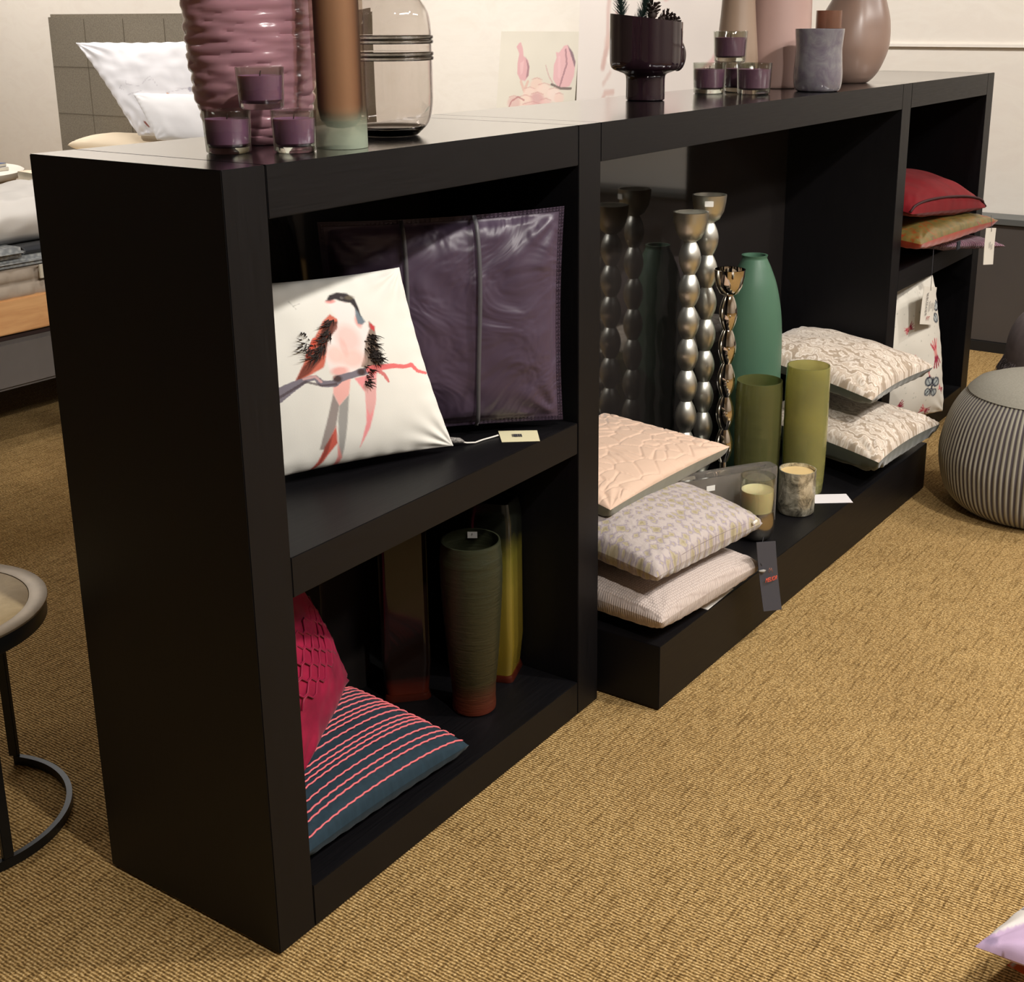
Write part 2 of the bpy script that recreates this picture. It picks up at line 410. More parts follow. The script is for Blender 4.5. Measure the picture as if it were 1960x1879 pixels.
# ================================================================== SHELVING
H = 1.2; D = .3993; W1 = .9236; W2 = 2.5944; L = 3.5374; t = .0769; ZU = 1.1279; S1 = .6355; S0 = .5722; ZB = .078
MIR = .352
def skin_top(o):      # the worktop faces are polished smoother than the fronts
    o.data.materials.append(W_TOP)
    for p in o.data.polygons:
        if p.normal.z > .9 and (o.matrix_basis@p.center).z > -9 and p.center.z > .03: p.material_index = 1
    return o
def unit(x0, x1, label):
    u = empty('shelf_unit', ((x0+x1)/2, D/2, 0)); g = .0007
    skin_top(box('side_panel', (x0, 0, .004), (x0+t-g, D, H), W_Z, u)); skin_top(box('side_panel', (x1-t+g, 0, .004), (x1, D, H), W_Z, u))
    skin_top(box('top_panel', (x0+t+g, 0, ZU), (x1-t-g, D, H), W_X, u))
    box('bottom_panel', (x0+t+g, 0, .004), (x1-t-g, D, ZB), W_X, u)
    box('shelf_board', (x0+t+g, .001, S0), (x1-t-g, D-.002, S1), W_X, u)
    box('back_panel', (x0+t+g, MIR, ZB), (x1-t-g, MIR+.01, S0-.0005), BACKGL, u, 0)
    box('back_panel', (x0+t+g, MIR, S1), (x1-t-g, MIR+.01, ZU-.0005), BACKGL, u, 0)
    tag(u, label, 'shelf'); return u
unit(0, W1, 'near dark brown wooden shelf unit with two open compartments, standing at the left end')
unit(W2, L, 'far dark brown wooden shelf unit with two open compartments, standing at the right end')
u = empty('bridge_unit', ((W1+W2)/2, D/2, 0))
skin_top(box('top_panel', (W1+.0008, 0, ZU), (W2-.0008, D, H), W_X, u))
box('back_panel', (W1+.0008, MIR, .149), (W2-.0008, MIR+.012, ZU), BACKGL, u, 0)
tag(u, 'long dark bridging top with glossy dark back panel between the two shelf units', 'shelf')
# plinth, slightly askew in front of the bridge
def plinth():
    bm = bmesh.new(); z0, z1 = .004, .148
    P = [(.9538, -.1314), (2.5469, -.1669), (2.5469, MIR-.002), (.9538, MIR-.002)]
    a = [bm.verts.new((x, y, z0)) for x, y in P]; b = [bm.verts.new((x, y, z1)) for x, y in P]
    bm.faces.new(a[::-1]); bm.faces.new(b)
    for i in range(4): bm.faces.new((a[i], a[(i+1) % 4], b[(i+1) % 4], b[i]))
    bmesh.ops.bevel(bm, geom=bm.edges[:], offset=.0012, segments=2, affect='EDGES')
    return bm
tag(bm_obj('plinth', plinth(), W_X, None, (1.7, .1, .004)), 'low dark wooden plinth on the carpet in the open middle bay', 'plinth')

# ================================================================== GLASS MATERIALS
def glass(name, rgb, rough=0., ior=1.45, trans=1., bump=0, bscale=60):
    g = G(name); g.set(Base_Color=c4(rgb), Roughness=rough, IOR=ior, Transmission_Weight=trans)
    if bump: g.bump(g.noise(g.coord('Object', (1, 1, 2.5)), bscale, 3), bump, .003)
    return g.m
def thin(name, rgb, rough=.0, edge=.9):
    g = G(name); t = g.t; tr = g.n('BsdfTransparent'); gl = g.n('BsdfGlossy'); lw = g.n('LayerWeight'); mx = g.n('MixShader')
    lw.inputs[0].default_value = .5
    tr.inputs[0].default_value = c4(rgb); gl.inputs['Roughness'].default_value = rough
    f = g.math('ADD', g.math('MULTIPLY', g.math('POWER', lw.outputs['Facing'], 3.2), edge), .05)
    g.l(f, mx.inputs[0]); g.l(tr.outputs[0], mx.inputs[1]); g.l(gl.outputs[0], mx.inputs[2])
    g.l(mx.outputs[0], t.nodes['Material Output'].inputs[0]); return g.m
CLEAR = glass('clear_glass', (246, 248, 246), 0.)
CUP = thin('thin_clear_glass', (240, 242, 238))
SMOKE = glass('faint_grey_glass', (240, 236, 233), 0.)
WAXP = plain('purple_wax', (142, 96, 132), .5, 0, .06, 30, Subsurface_Weight=.1)
WAXD = plain('deep_purple_wax', (112, 74, 100), .5, 0, .06, 30)
WAXC = plain('cream_wax', (232, 214, 168), .5, 0, .04, 30, Subsurface_Weight=.2)
WICK = plain('wick', (40, 30, 28), .9)
STK = plain('white_sticker', (232, 230, 224), .6)
PRN = plain('printed_ink', (60, 60, 66), .7)
RED = plain('orange_red_ink', (222, 84, 60), .6)

T = H
# ---- candles in glass tumblers
def make_candle(c, r, h, wax, label, group):
    e = empty('candle', c)
    rt = r; rb = r*.92; wt = .0019; b = h*.16
    lathe('glass_base', c, [(0, .0004), (rb*.86, .0004), (rb*.93, .004), (rb*.93, b-.0006), (0, b-.0006)], CLEAR, e, 48)
    prof = [(0, 0), (rb*.9, 0), (rb, .003), (rt, h-.001), (rt-.0006, h), (rt-wt+.0004, h), (rt-wt, h-.001), (rb-wt, b+.003), (rb*.9, b), (0, b)]
    lathe('glass_cup', c, prof, CUP, e, 56)
    r0 = rb-wt-.0004; r1 = r0+(rt-rb)*.75
    lathe('wax', c, [(0, b+.0006), (r0*.82, b+.0006), (r0, b+.004), (r1, h*.80), (r1*.93, h*.79), (0, h*.785)], wax, e, 48)
    tube('wick', [(c[0], c[1], c[2]+h*.78), (c[0]+.001, c[1], c[2]+h*.86), (c[0]+.003, c[1]+.001, c[2]+h*.9)], .0009, WICK, e, 6)
    tag(e, label, 'candle', group); return e
gA = 'purple candles stacked on the near shelf top'
make_candle((.163, .162, T), .0348, .0610, WAXP, 'purple wax candle in clear tumbler, lower left of the near trio', gA)
make_candle((.224, .090, T), .0328, .0600, WAXP, 'purple wax candle in clear tumbler, lower right of the near trio beside the frosted vase', gA)
make_candle((.200, .128, T+.0612), .0345, .0590, WAXP, 'purple wax candle in clear tumbler resting on top of the two near candles', gA)
gB = 'dark purple candles stacked on the far shelf top'
make_candle((1.867, .259, T), .0430, .0765, WAXD, 'dark purple candle in clear tumbler, lower left of the far group', gB)
make_candle((1.900, .150, T), .0445, .0770, WAXD, 'dark purple candle in clear tumbler, lower right of the far group', gB)
make_candle((1.985, .235, T), .0420, .0740, WAXD, 'dark purple candle half hidden behind the lower two of the far group', gB)
make_candle((1.905, .222, T+.0772), .0435, .0760, WAXD, 'dark purple candle in clear tumbler on top of the far candle group', gB)

# ---- carved pink vase
def carved(a, z, r):
    k = 0
    row = z/.0152
    i = math.floor(row+.22*math.sin(3*a+1.3*math.floor(row)))
    f = row+.22*math.sin(3*a+1.3*i)-i
    f = min(max(f, 0), 1)
    return r*(1-.030*(1-math.sin(math.pi*f)**.6)) + .0012*math.sin(7*a+i*2.1)
def smoothprof(pts, n=120):
    pts = np.array(pts); tt = np.linspace(0, 1, len(pts)); 
    from_t = np.linspace(0, 1, n)
    # Catmull-Rom
    out = []
    for s in from_t:
        x = s*(len(pts)-1); i = min(int(x), len(pts)-2); u_ = x-i
        p0 = pts[max(i-1, 0)]; p1 = pts[i]; p2 = pts[i+1]; p3 = pts[min(i+2, len(pts)-1)]
        out.append(tuple(.5*((2*p1)+(-p0+p2)*u_+(2*p0-5*p1+4*p2-p3)*u_**2+(-p0+3*p1-3*p2+p3)*u_**3)))
    return out
PINKG = G('carved_pink_glass'); PINKG.set(Base_Color=c4((206, 156, 168)), Roughness=.22, IOR=1.4, Transmission_Weight=.35, Coat_Weight=.4, Coat_Roughness=.1)
pp = smoothprof([(.045, 0), (.062, .004), (.080, .030), (.0935, .080), (.0995, .150), (.102, .220), (.100, .300), (.088, .36), (.060, .395), (.045, .42)], 170)
prof = [(0, 0)]+pp+[(x-.004, z) for x, z in reversed(pp[6:])]+[(0, .02)]
tag(lathe('carved_vase', (.300, .245, T), prof, PINKG.m, None, 120, carved), 'large rose pink vase with carved wavy horizontal grooves behind the near candles', 'vase')

# ---- frosted brown vase with pale green foot
e = empty('frosted_vase', (.309, .077, T))
FBg = G('frosted_two_tone_glass'); _sp = FBg.n('SeparateXYZ'); FBg.l(FBg.coord(), _sp.inputs[0])
_tr = FBg.n('BsdfTransparent'); _tr.inputs[0].default_value = c4((244, 238, 230)); _mx = FBg.n('MixShader')
FBg.base(FBg.ramp(_sp.outputs['Z'], [(.040, c3((178, 190, 168))), (.064, c3((98, 76, 64)))])); FBg.set(Roughness=.42)
_al = FBg.ramp(_sp.outputs['Z'], [(.018, (.80,)*3), (.055, (.14,)*3)])
FBg.l(_al, _mx.inputs[0]); FBg.l(_tr.outputs[0], _mx.inputs[1]); FBg.l(FBg.b.outputs[0], _mx.inputs[2]); FBg.l(_mx.outputs[0], FBg.t.nodes['Material Output'].inputs[0]); FB = FBg.m
FCg = G('frosted_amber_core'); _lw = FCg.n('LayerWeight'); _lw.inputs[0].default_value = .42
FCg.base(FCg.ramp(_lw.outputs['Facing'], [(.06, c3((208, 172, 148))), (.30, c3((160, 126, 106))), (.52, c3((92, 66, 56))), (.7, c3((50, 34, 32)))])); FCg.set(Roughness=.5); FC = FCg.m  # centre glow and edge shading put into the core colour by view angle
c = (.309, .077, T)
lathe('glass_body', c, [(0, 0), (.0375, 0), (.0385, .001), (.0390, .25), (.038, .40), (.0375, .401), (.0335, .401), (.0335, .06), (.030, .042), (.021, .031), (0, .028)], FB, e, 64)
lathe('amber_core', c, [(0, .0284), (.021, .0314), (.0298, .0425), (.0332, .0605), (.0332, .395), (.030, .395), (.030, .064), (.027, .05), (.019, .037), (0, .034)], FC, e, 64)
tag(e, 'tall frosted glass vase, brown inside on a pale green foot, beside the near candles', 'vase')

# ---- clear glass jar with rings
c = (.512, .158, T)
pr = smoothprof([(.040, .0), (.046, .001), (.052, .006), (.066, .022), (.0725, .05), (.0735, .09), (.0735, .128), (.0735, .150), (.073, .17), (.069, .195), (.058, .215), (.045, .228), (.035, .25), (.034, .30)], 90)
wt = .0022
inner = [(x-wt, z) for x, z in reversed(pr) if z > .014]
prof = [(0, 0)]+pr+inner+[(.044, .0125), (0, .0110)]
e = empty('glass_jar', c)
lathe('glass_body', c, prof, SMOKE, e, 80)
for z in (.124, .131, .150, .157):
    lathe('glass_ring', c, [(.0736+.0028*math.cos(a), z+.0034*math.sin(a)) for a in np.linspace(-math.pi*.6, math.pi*.6, 9)], CLEAR, e, 80)
tag(e, 'big clear glass jar with rounded shoulders and double rings on the near shelf top', 'jar')

# ---- dark footed vase with lobed bowl
DG = G('aubergine_glass'); DG.set(Base_Color=c4((30, 16, 24)), Roughness=.06, IOR=1.5, Coat_Weight=.5)
c = (1.545, .262, T)
def lob(a, z, r):
    if z < .062: return r*(1+.004*math.cos(12*a))
    return r*(1+.022*abs(math.cos(5*a+.3))-.012)
def slant(V): return V
prof = smoothprof([(.040, 0), (.0445, .002), (.0455, .008), (.0455, .050), (.050, .060), (.064, .066), (.078, .072), (.084, .084), (.085, .110), (.085, .160), (.085, .186)], 60)
prof = [(0, 0)]+prof+[(.0805, .186), (.0795, .088), (.060, .078), (0, .074)]
e = empty('footed_vase', c)
o = lathe('glass_body', c, prof, DG.m, e, 120, lob)
vd = Rt.xy.normalized()
for v in o.data.vertices:      # rim cut on a slant
    if v.co.z > .09:
        s = v.co.x*vd.x+v.co.y*vd.y
        v.co.z -= .010*(s/.085)*(v.co.z-.09)/.096
bm = bmesh.new(); dc = Vector((c[0]+.074*vd.x, c[1]+.074*vd.y, T+.102))
bmesh.ops.create_uvsphere(bm, u_segments=32, v_segments=16, radius=.036)
bmesh.ops.scale(bm, verts=bm.verts, vec=(.55, .55, 1)); bmesh.ops.rotate(bm, verts=bm.verts, matrix=Matrix.Rotation(R(-20), 3, 'Z')); bmesh.ops.translate(bm, verts=bm.verts, vec=dc)
bm_obj('glass_knob', bm, DG.m, e, dc, True)
tag(e, 'glossy dark aubergine footed vase with lobed bowl holding pine sprigs and cones', 'vase')
# pine sprigs
NEED = plain('pine_needles', (22, 42, 36), .6); TWIG = plain('twig_bark', (44, 30, 24), .8)
CONE = plain('pine_cone', (40, 24, 18), .7, 0, .2, 60)
for k, (dx, ln, tilt, lab) in enumerate([(-.052, .19, -.06, 'tall dark green pine sprig at the left of the footed vase'), (-.034, .14, .28, 'shorter green pine sprig leaning right in the footed vase')]):
    b = Vector((c[0]+dx*vd.x, c[1]+dx*vd.y, T+.10)); d = Vector((vd.x*tilt, vd.y*tilt, 1)).normalized()
    e2 = empty('pine_sprig', b)
    tube('twig', [b, b+d*ln*.5, b+d*ln], [.0022, .0016, .0008], TWIG, e2, 6)
    bm = bmesh.new()
    for i in range(420):
        s = random.uniform(.45, 1); p = b+d*ln*s; a = random.uniform(0, 6.28)
        q = d.orthogonal().normalized(); q = Matrix.Rotation(a, 3, d)@q
        tip = p+(q*random.uniform(.5, .8)+d*.8).normalized()*random.uniform(.018, .032)
        tube_bm(bm, [p, tip], [.0007, .0002], 3, False)
    nd = bm_obj('needles', bm, NEED, e2, b); nd['kind'] = 'stuff'
    tag(e2, lab, 'plant')
def pinecone(p, size, ax, lab):
    e2 = empty('pine_cone', p); ax = Vector(ax).normalized()
    lathe('core', p, [(0, -size*.5), (size*.3, -size*.2), (size*.25, size*.3), (0, size*.5)], CONE, e2, 12)
    for i in range(34):
        f = i/34; a = i*2.4; z = (f-.5)*size*1.1; rr = size*.55*math.sin(math.pi*min(1, .25+.75*(1-f)))
        bm = bmesh.new(); ca, sa = math.cos(a), math.sin(a)
        P0 = Vector((ca*size*.15, sa*size*.15, z)); P1 = Vector((ca*rr, sa*rr, z+size*.22)); tg = Vector((-sa, ca, 0))*size*.13
        up = Vector((0, 0, size*.05))
        vs = [bm.verts.new(Vector(p)+x) for x in (P0-tg*.4, P0+tg*.4, P1+tg, P1-tg, P0-tg*.4+up, P0+tg*.4+up, P1+tg*.8+up, P1-tg*.8+up)]
        for f_ in ((0, 1, 2, 3), (7, 6, 5, 4), (0, 4, 5, 1), (1, 5, 6, 2), (2, 6, 7, 3), (3, 7, 4, 0)): bm.faces.new([vs[k] for k in f_])
        bm_obj('cone_scale', bm, CONE, e2, p)
    e2.rotation_euler = ax.to_track_quat('Z', 'Y').to_euler()
    tag(e2, lab, 'pine cone')
pinecone((c[0]+.014*vd.x, c[1]+.014*vd.y, T+.196), .036, (.2, .1, 1), 'upright open brown pine cone in the middle of the footed vase')
pinecone((c[0]+.038*vd.x, c[1]+.038*vd.y, T+.182), .034, (.8, -.6, .5), 'flat lying brown pine cone right of the upright one in the footed vase')
pinecone((c[0]+.060*vd.x+.01, c[1]+.060*vd.y+.01, T+.174), .030, (1, -.4, .6), 'small brown pine cone at the right rim of the footed vase')

# ---- tall opaque vases
def satin(name, rgb, rough=.38): return plain(name, rgb, rough, 0, .05, 6, Coat_Weight=.15, Coat_Roughness=.3)
pr = smoothprof([(.050, 0), (.058, .004), (.0595, .03), (.055, .10), (.046, .20), (.040, .30), (.037, .42)], 60)
tag(lathe('slim_vase', (2.085, .290, T), [(0, 0)]+pr+[(.033, .42), (.033, .05), (0, .05)], satin('taupe_glass', (150, 128, 110))), 'slim taupe brown vase behind the far candle group', 'vase')
pr = smoothprof([(.078, 0), (.088, .004), (.0905, .03), (.0915, .12), (.090, .24), (.088, .42)], 60)
tag(lathe('cylinder_vase', (2.236, .243, T), [(0, 0)]+pr+[(.084, .42), (.084, .05), (0, .05)], satin('dusty_pink_glass', (178, 148, 140))), 'tall straight dusty pink vase behind the far candle group', 'vase')
pr = smoothprof([(.048, 0), (.066, .004), (.092, .035), (.1085, .085), (.1100, .125), (.100, .180), (.078, .235), (.056, .285), (.042, .34), (.036, .42)], 90)
o = lathe('teardrop_vase', (2.590, .175, T), [(0, 0)]+pr+[(.032, .42), (.032, .3), (.07, .2), (.06, .05), (0, .04)], satin('mauve_brown_glass', (140, 116, 104)), None, 96)
for v in o.data.vertices:
    k = max(0, v.co.z-.03)/.4; v.co.x += vd.x*.055*k**1.2; v.co.y += vd.y*.055*k**1.2
    th = math.atan2(v.co.y, v.co.x); v.co.xy *= 1-.10*math.exp(-((th+2.0)/.35)**2)*min(1, v.co.z/.15)*(v.co.z > .02)
tag(o, 'large bulbous mauve brown teardrop vase at the far end of the shelf top', 'vase')
# ---- lavender wobbly votive and small amber cup
LAV = G('lavender_swirl_glass'); LAV.set(Roughness=.12, IOR=1.45, Transmission_Weight=.25, Coat_Weight=.6)
f = LAV.noise(LAV.coord(), 22, 4, .6, 1.5); LAV.base(LAV.ramp(f, [(.3, c3((104, 94, 108))), (.55, c3((122, 118, 124))), (.75, c3((136, 132, 134)))]))
def wob(a, z, r): return r*(1+.035*math.sin(2*a+z*20)+.02*math.sin(3*a+1))
pr = smoothprof([(.050, 0), (.059, .004), (.064, .02), (.0655, .045), (.0625, .08), (.0600, .11), (.0615, .150), (.0612, .158)], 50)
tag(lathe('wavy_tumbler', (2.114, .068, T), [(0, 0)]+pr+[(.057, .158), (.056, .02), (0, .016)], LAV.m, None, 80, wob), 'wavy lavender grey glass tumbler at the front edge of the far shelf top', 'tumbler')
AMB = glass('amber_brown_glass', (158, 116, 96), .15, 1.45, .6)
tag(lathe('amber_cylinder', (2.395, .160, T), [(0, 0), (.035, 0), (.036, .001), (.036, .2045), (.033, .2045), (.033, .02), (0, .02)], AMB, None, 48), 'small straight amber brown glass cylinder behind the lavender tumbler', 'vase')

# ================================================================== NEAR UNIT, UPPER COMPARTMENT
CORD = plain('white_cord', (226, 222, 214), .8)
# bird cushion
qb = [(.215, .258, .648), (.578, .094, .648), (.525, .160, .975), (.165, .318, .985)]
crop = [(-400, 545), (805, 405), (1114, 1428), (-82, 1651)]       # tl tr br bl in the zoomed view of the photograph
hm = homog(crop, [(0, 0), (1, 0), (1, 1), (0, 1)])
cvs = Canvas(420, 420, (226, 224, 216))
P = lambda *pts: [hm(p) for p in pts]
WHT = (238, 226, 222)
cvs.mottle(.012, 9, 4)
cvs.poly(P((395, 1095), (430, 1160), (415, 1280), (370, 1420), (335, 1420), (350, 1330), (372, 1220)), (150, 140, 136))
cvs.poly(P((480, 1100), (475, 1300), (465, 1470), (440, 1440), (425, 1250), (430, 1160)), (158, 156, 152))
cvs.poly(P((415, 1280), (430, 1380), (385, 1450), (360, 1500), (275, 1603), (330, 1500), (370, 1390)), (196, 92, 78))
cvs.poly(P((360, 1400), (400, 1330), (380, 1440), (340, 1520)), (120, 52, 44), .7)
cvs.poly(P((430, 1380), (465, 1470), (448, 1565), (420, 1565), (440, 1470)), (226, 146, 140))
cvs.poly(P((395, 1000), (490, 995), (480, 1100), (430, 1162), (395, 1095)), (236, 178, 170))
cvs.poly(P((510, 1010), (632, 980), (628, 1140), (612, 1240), (600, 1300), (555, 1412), (580, 1260), (570, 1090)), (234, 150, 152))
cvs.poly(P((560, 1040), (628, 1010), (626, 1160), (600, 1220), (580, 1180)), (216, 176, 170), .7)
cvs.poly(P((430, 690), (390, 662), (350, 700), (318, 760), (300, 790), (262, 870), (240, 930), (192, 1036), (250, 1008), (345, 950), (372, 850), (420, 790)), (202, 108, 88))
cvs.poly(P((300, 880), (340, 900), (270, 985), (195, 1034), (235, 950)), (92, 46, 38), .8)
cvs.poly(P((360, 700), (430, 700), (415, 800), (350, 880), (300, 920), (320, 800)), (62, 36, 30), .85)
cvs.line(P((300, 800), (262, 890)), .022, (214, 84, 62), .9)
cvs.poly(P((600, 695), (628, 735), (640, 820), (652, 900), (610, 965), (545, 945), (560, 800), (590, 740)), (138, 120, 108))
cvs.poly(P((598, 700), (630, 725), (625, 750), (606, 738)), (190, 62, 66))
cvs.poly(P((380, 590), (430, 592), (480, 590), (520, 620), (545, 665), (575, 700), (600, 735), (575, 800), (565, 880), (545, 945), (490, 990), (415, 995), (375, 965), (358, 900), (372, 800), (428, 735), (430, 690), (400, 640)), WHT)
for (x, y, rx, ry, cc, a_) in [(480, 790, .07, .09, (240, 186, 178), .6), (500, 900, .07, .06, (244, 196, 186), .8), (410, 880, .05, .06, (242, 200, 190), .8), (430, 970, .05, .03, (232, 150, 140), .7), (540, 700, .02, .04, (226, 150, 140), .8), (400, 595, .03, .012, (230, 130, 124), .8), (455, 840, .02, .06, (232, 170, 160), .4)]:
    cx, cy = hm((x, y)); cvs.blob(cx, cy, rx, ry, cc, a_)
cvs.poly(P((525, 615), (548, 650), (578, 700), (562, 716), (538, 712), (528, 670)), (112, 124, 134))
cvs.poly(P((378, 592), (398, 562), (440, 547), (492, 550), (530, 580), (548, 630), (556, 672), (532, 632), (505, 600), (470, 596), (425, 582), (400, 592)), (52, 46, 48))
cx, cy = hm((462, 575)); cvs.blob(cx, cy, .010, .010, (110, 104, 100), .8)
cx, cy = hm((503, 572)); cvs.blob(cx, cy, .028, .014, (108, 98, 80), .7)
cvs.line(P((95, 1115), (165, 1068), (250, 1020), (300, 1005), (335, 1040), (400, 1040), (430, 1010), (500, 990), (550, 975), (605, 962)), [.07, .05, .026, .024, .034, .034, .036, .032, .036, .03], (122, 116, 126))
cvs.line(P((95, 1130), (165, 1085), (250, 1030), (335, 1050), (410, 1042)), .012, (78, 66, 70), .8)
cvs.line(P((240, 1016), (300, 1000), (330, 1030)), .012, (206, 166, 164), .9)
for (x, y) in ((417, 1012), (548, 975)): cx, cy = hm((x, y)); cvs.blob(cx, cy, .026, .024, (66, 46, 42), .9)
cvs.line(P((605, 962), (650, 950), (720, 942), (800, 948), (835, 938), (875, 975), (938, 992)), [.05, .03, .026, .02, .022, .018, .014], (222, 112, 112))
cvs.line(P((640, 965), (675, 990), (700, 1030)), [.022, .018, .012], (206, 120, 118))
cvs.line(P((180, 600), (215, 640)), .004, (170, 168, 160), .6); cvs.line(P((200, 625), (235, 610)), .004, (170, 168, 160), .6)
e = cushion('bird_cushion', qb, .040, [printed('printed_white_cotton', .8), plain('white_cotton_back', (226, 224, 216), .85)], 40, .05, .022, .0025, 3, 0, True, cv=cvs, cvn=300, wscale=9)
# feather trim glued over the printed wings
FEA = plain('dark_feather', (34, 24, 20), .8)
bmf = bmesh.new()
def qpt(x, y, lift=.002):
    u_, v_ = hm((x, y)); return cpoint(qb, .040+lift, u_*2-1, (1-v_)*2-1, .05)
for (x0, y0, x1, y1, n_, sp) in [(400, 690, 300, 920, 70, 62), (300, 850, 235, 830, 22, 55), (230, 760, 270, 780, 8, 26), (610, 760, 600, 900, 55, 60), (620, 850, 650, 900, 28, 60), (600, 950, 580, 1060, 30, 34)]:
    for i in range(n_):
        f = random.random(); x = x0+(x1-x0)*f+random.gauss(0, 14); y = y0+(y1-y0)*f+random.gauss(0, 14)
        a = random.uniform(-.4, 3.5); l_ = sp*random.uniform(.4, 1)
        cxx = (1 if x > 480 else -1)
        dx = cxx*abs(math.cos(a))*l_; dy = math.sin(a)*l_*.9
        p = [qpt(x, y, .001), qpt(x+dx*.5, y+dy*.35, .006), qpt(x+dx, y+dy, .008)]
        tube_bm(bmf, p, [.0011, .0009, .0002], 3, False)
ft = bm_obj('feather_trim', bmf, FEA, e, tuple(qpt(450, 800))); ft['kind'] = 'stuff'; ft['label'] = 'fluffy dark feather trim'
tag(e, 'white cushion printed with a pink and black bird on a branch, with feather trim', 'cushion')
# plum cushion
qp = [(.475, .300, .650), (.812, .012, .650), (.800, .000, 1.060), (.465, .290, 1.050)]
g = G('plum_satin'); v = g.coord('UV'); g.set(Base_Color=c4((68, 54, 72)), Roughness=.42, Specular_IOR_Level=.55, Sheen_Weight=.3, Sheen_Roughness=.3)
g.l(v, g.noise(v, 10).node.inputs['Vector']); g.bump(g.noise(v, 7, 3, .5, 1.1), .8, .024); PLUM = g.m
RIB = plain('grey_ribbon', (74, 72, 76), .5, 0, .05, 40)
e = cushion('plum_cushion', qp, .040, [PLUM, PLUM], 60, .03, .028, .006, 5, .07, True, wscale=12, cornerw=.03)
for uu in (-.33, .22):
    V = []; Fc = []
    for i in range(31):
        vv = -1+2*i/30
        for du in (-.016, .016):
            V.append(tuple(cpoint(qp, .0405, (uu+du+.012*math.sin(vv*3))/.93, min(max(vv/.93, -1), 1), .03)+Vector((-.004, -.004, 0))))
    for i in range(30): Fc.append((2*i, 2*i+1, 2*i+3, 2*i+2))
    o = mesh_obj('ribbon', V, Fc, RIB, e, V[0], True); md = o.modifiers.new('s', 'SOLIDIFY'); md.thickness = .0012
    o['label'] = 'grey vertical ribbon'
tag(e, 'large dark plum satin cushion with grey ribbons standing behind the bird cushion', 'cushion')
# price card with twisted cord
e = empty('price_tag', (.69, .045, S1))
q = [(.722, .100, S1+.0006), (.765, .040, S1+.0006), (.716, .000, S1+.0006), (.672, .055, S1+.0006)]
card('paper_card', q, .0008, plain('cream_card', (222, 214, 176), .7), e)
tube('cord', [(.605, .110, S1+.012), (.625, .100, S1+.004), (.64, .092, S1+.002), (.66, .09, S1+.002), (.68, .085, S1+.002), (.695, .08, S1+.003)], .0016, CORD, e, 6)
o = tube('tassel', [(.585, .125, S1+.012), (.597, .115, S1+.014), (.612, .106, S1+.011), (.620, .103, S1+.007)], [.003, .006, .005, .002], plain('striped_knot', (120, 116, 112), .7, 0, .8, 300), e, 8)
ex = Vector(q[1])-Vector(q[0]); ey = Vector(q[0])-Vector(q[3])
cen = (Vector(q[0])+Vector(q[2]))/2+Vector((0, 0, .0010))
for i in range(9):
    s = Vector(cen)-ey*.0+ex*(-.16+i*.028); b2 = bmesh.new()
    a1 = s+ey.normalized()*.008; a2 = s-ey.normalized()*.008; w2 = ex.normalized()*random.choice((.0005, .0009))
    vs = [b2.verts.new(x) for x in (a1-w2, a1+w2, a2+w2, a2-w2)]; b2.faces.new(vs)
    r_ = bmesh.ops.extrude_face_region(b2, geom=b2.faces[:]); bmesh.ops.translate(b2, verts=[x for x in r_['geom'] if isinstance(x, bmesh.types.BMVert)], vec=(0, 0, .0002))
    bm_obj('barcode_bar', b2, PRN, e, tuple(s))
tag(e, 'cream price card with barcode on a twisted cord lying on the near unit shelf', 'price tag')

# ================================================================== NEAR UNIT, LOWER COMPARTMENT
# striped navy cushion
qs = [(.085, .028, .115), (.497, .012, .108), (.520, .330, .118), (.10, .335, .125)]
NAVY = fabric('dark_teal_cloth', (34, 54, 66), .8, .06, 0, .3, .25, None, 90)
PNK = plain('coral_cord', (226, 112, 118), .7)
e = cushion('striped_cushion', qs, .056, [NAVY, NAVY], 56, .05, .032, .003, 11, 0, True, wscale=20, pb=.22)
for vv in (.035, .10, .14, .195, .265, .30, .335, .375, .445, .51, .55, .59, .65, .71, .76, .82, .88, .93):
    pts = []
    for i in range(61):
        uu = -.985+1.97*i/60
        p = cpoint(qs, .0575, uu, vv*2-1, .05)
        pts.append(p+Vector((0, .0012*math.sin(i*2.2+vv*40), .0008)))
    o = tube('cord', pts, .0018, PNK, e, 5)
tag(e, 'dark teal cushion with thin coral stripes lying in the lower near compartment', 'cushion')
# magenta ruched cushion
qm = [(.13, .10, .170), (.485, .305, .150), (.300, .338, .530), (.02+.07, .20, .520)]
MAG = fabric('magenta_satin', (154, 26, 62), .42, .08, 0, .3, .2, (120, 16, 48), 14)
e = cushion('magenta_cushion', qm, .070, [MAG, MAG], 50, .08, .03, .005, 8, 0, True, wscale=16, cornerw=.03)
for i in range(7):
    pts = []; v0 = -.34+i*.088
    for k in range(19):
        uu = -.72+k*.078; ph = (k+(2 if i % 2 else 0)) % 4
        zz = (0, .075, .075, 0)[ph]
        pts.append(cpoint(qm, .0715, uu+(i % 2)*.01, v0+zz-.03, .08))
    tube('pleat', pts, .0020, MAG, e, 5)
tag(e, 'magenta satin cushion with ruched honeycomb pleats leaning behind the near side panel', 'cushion')
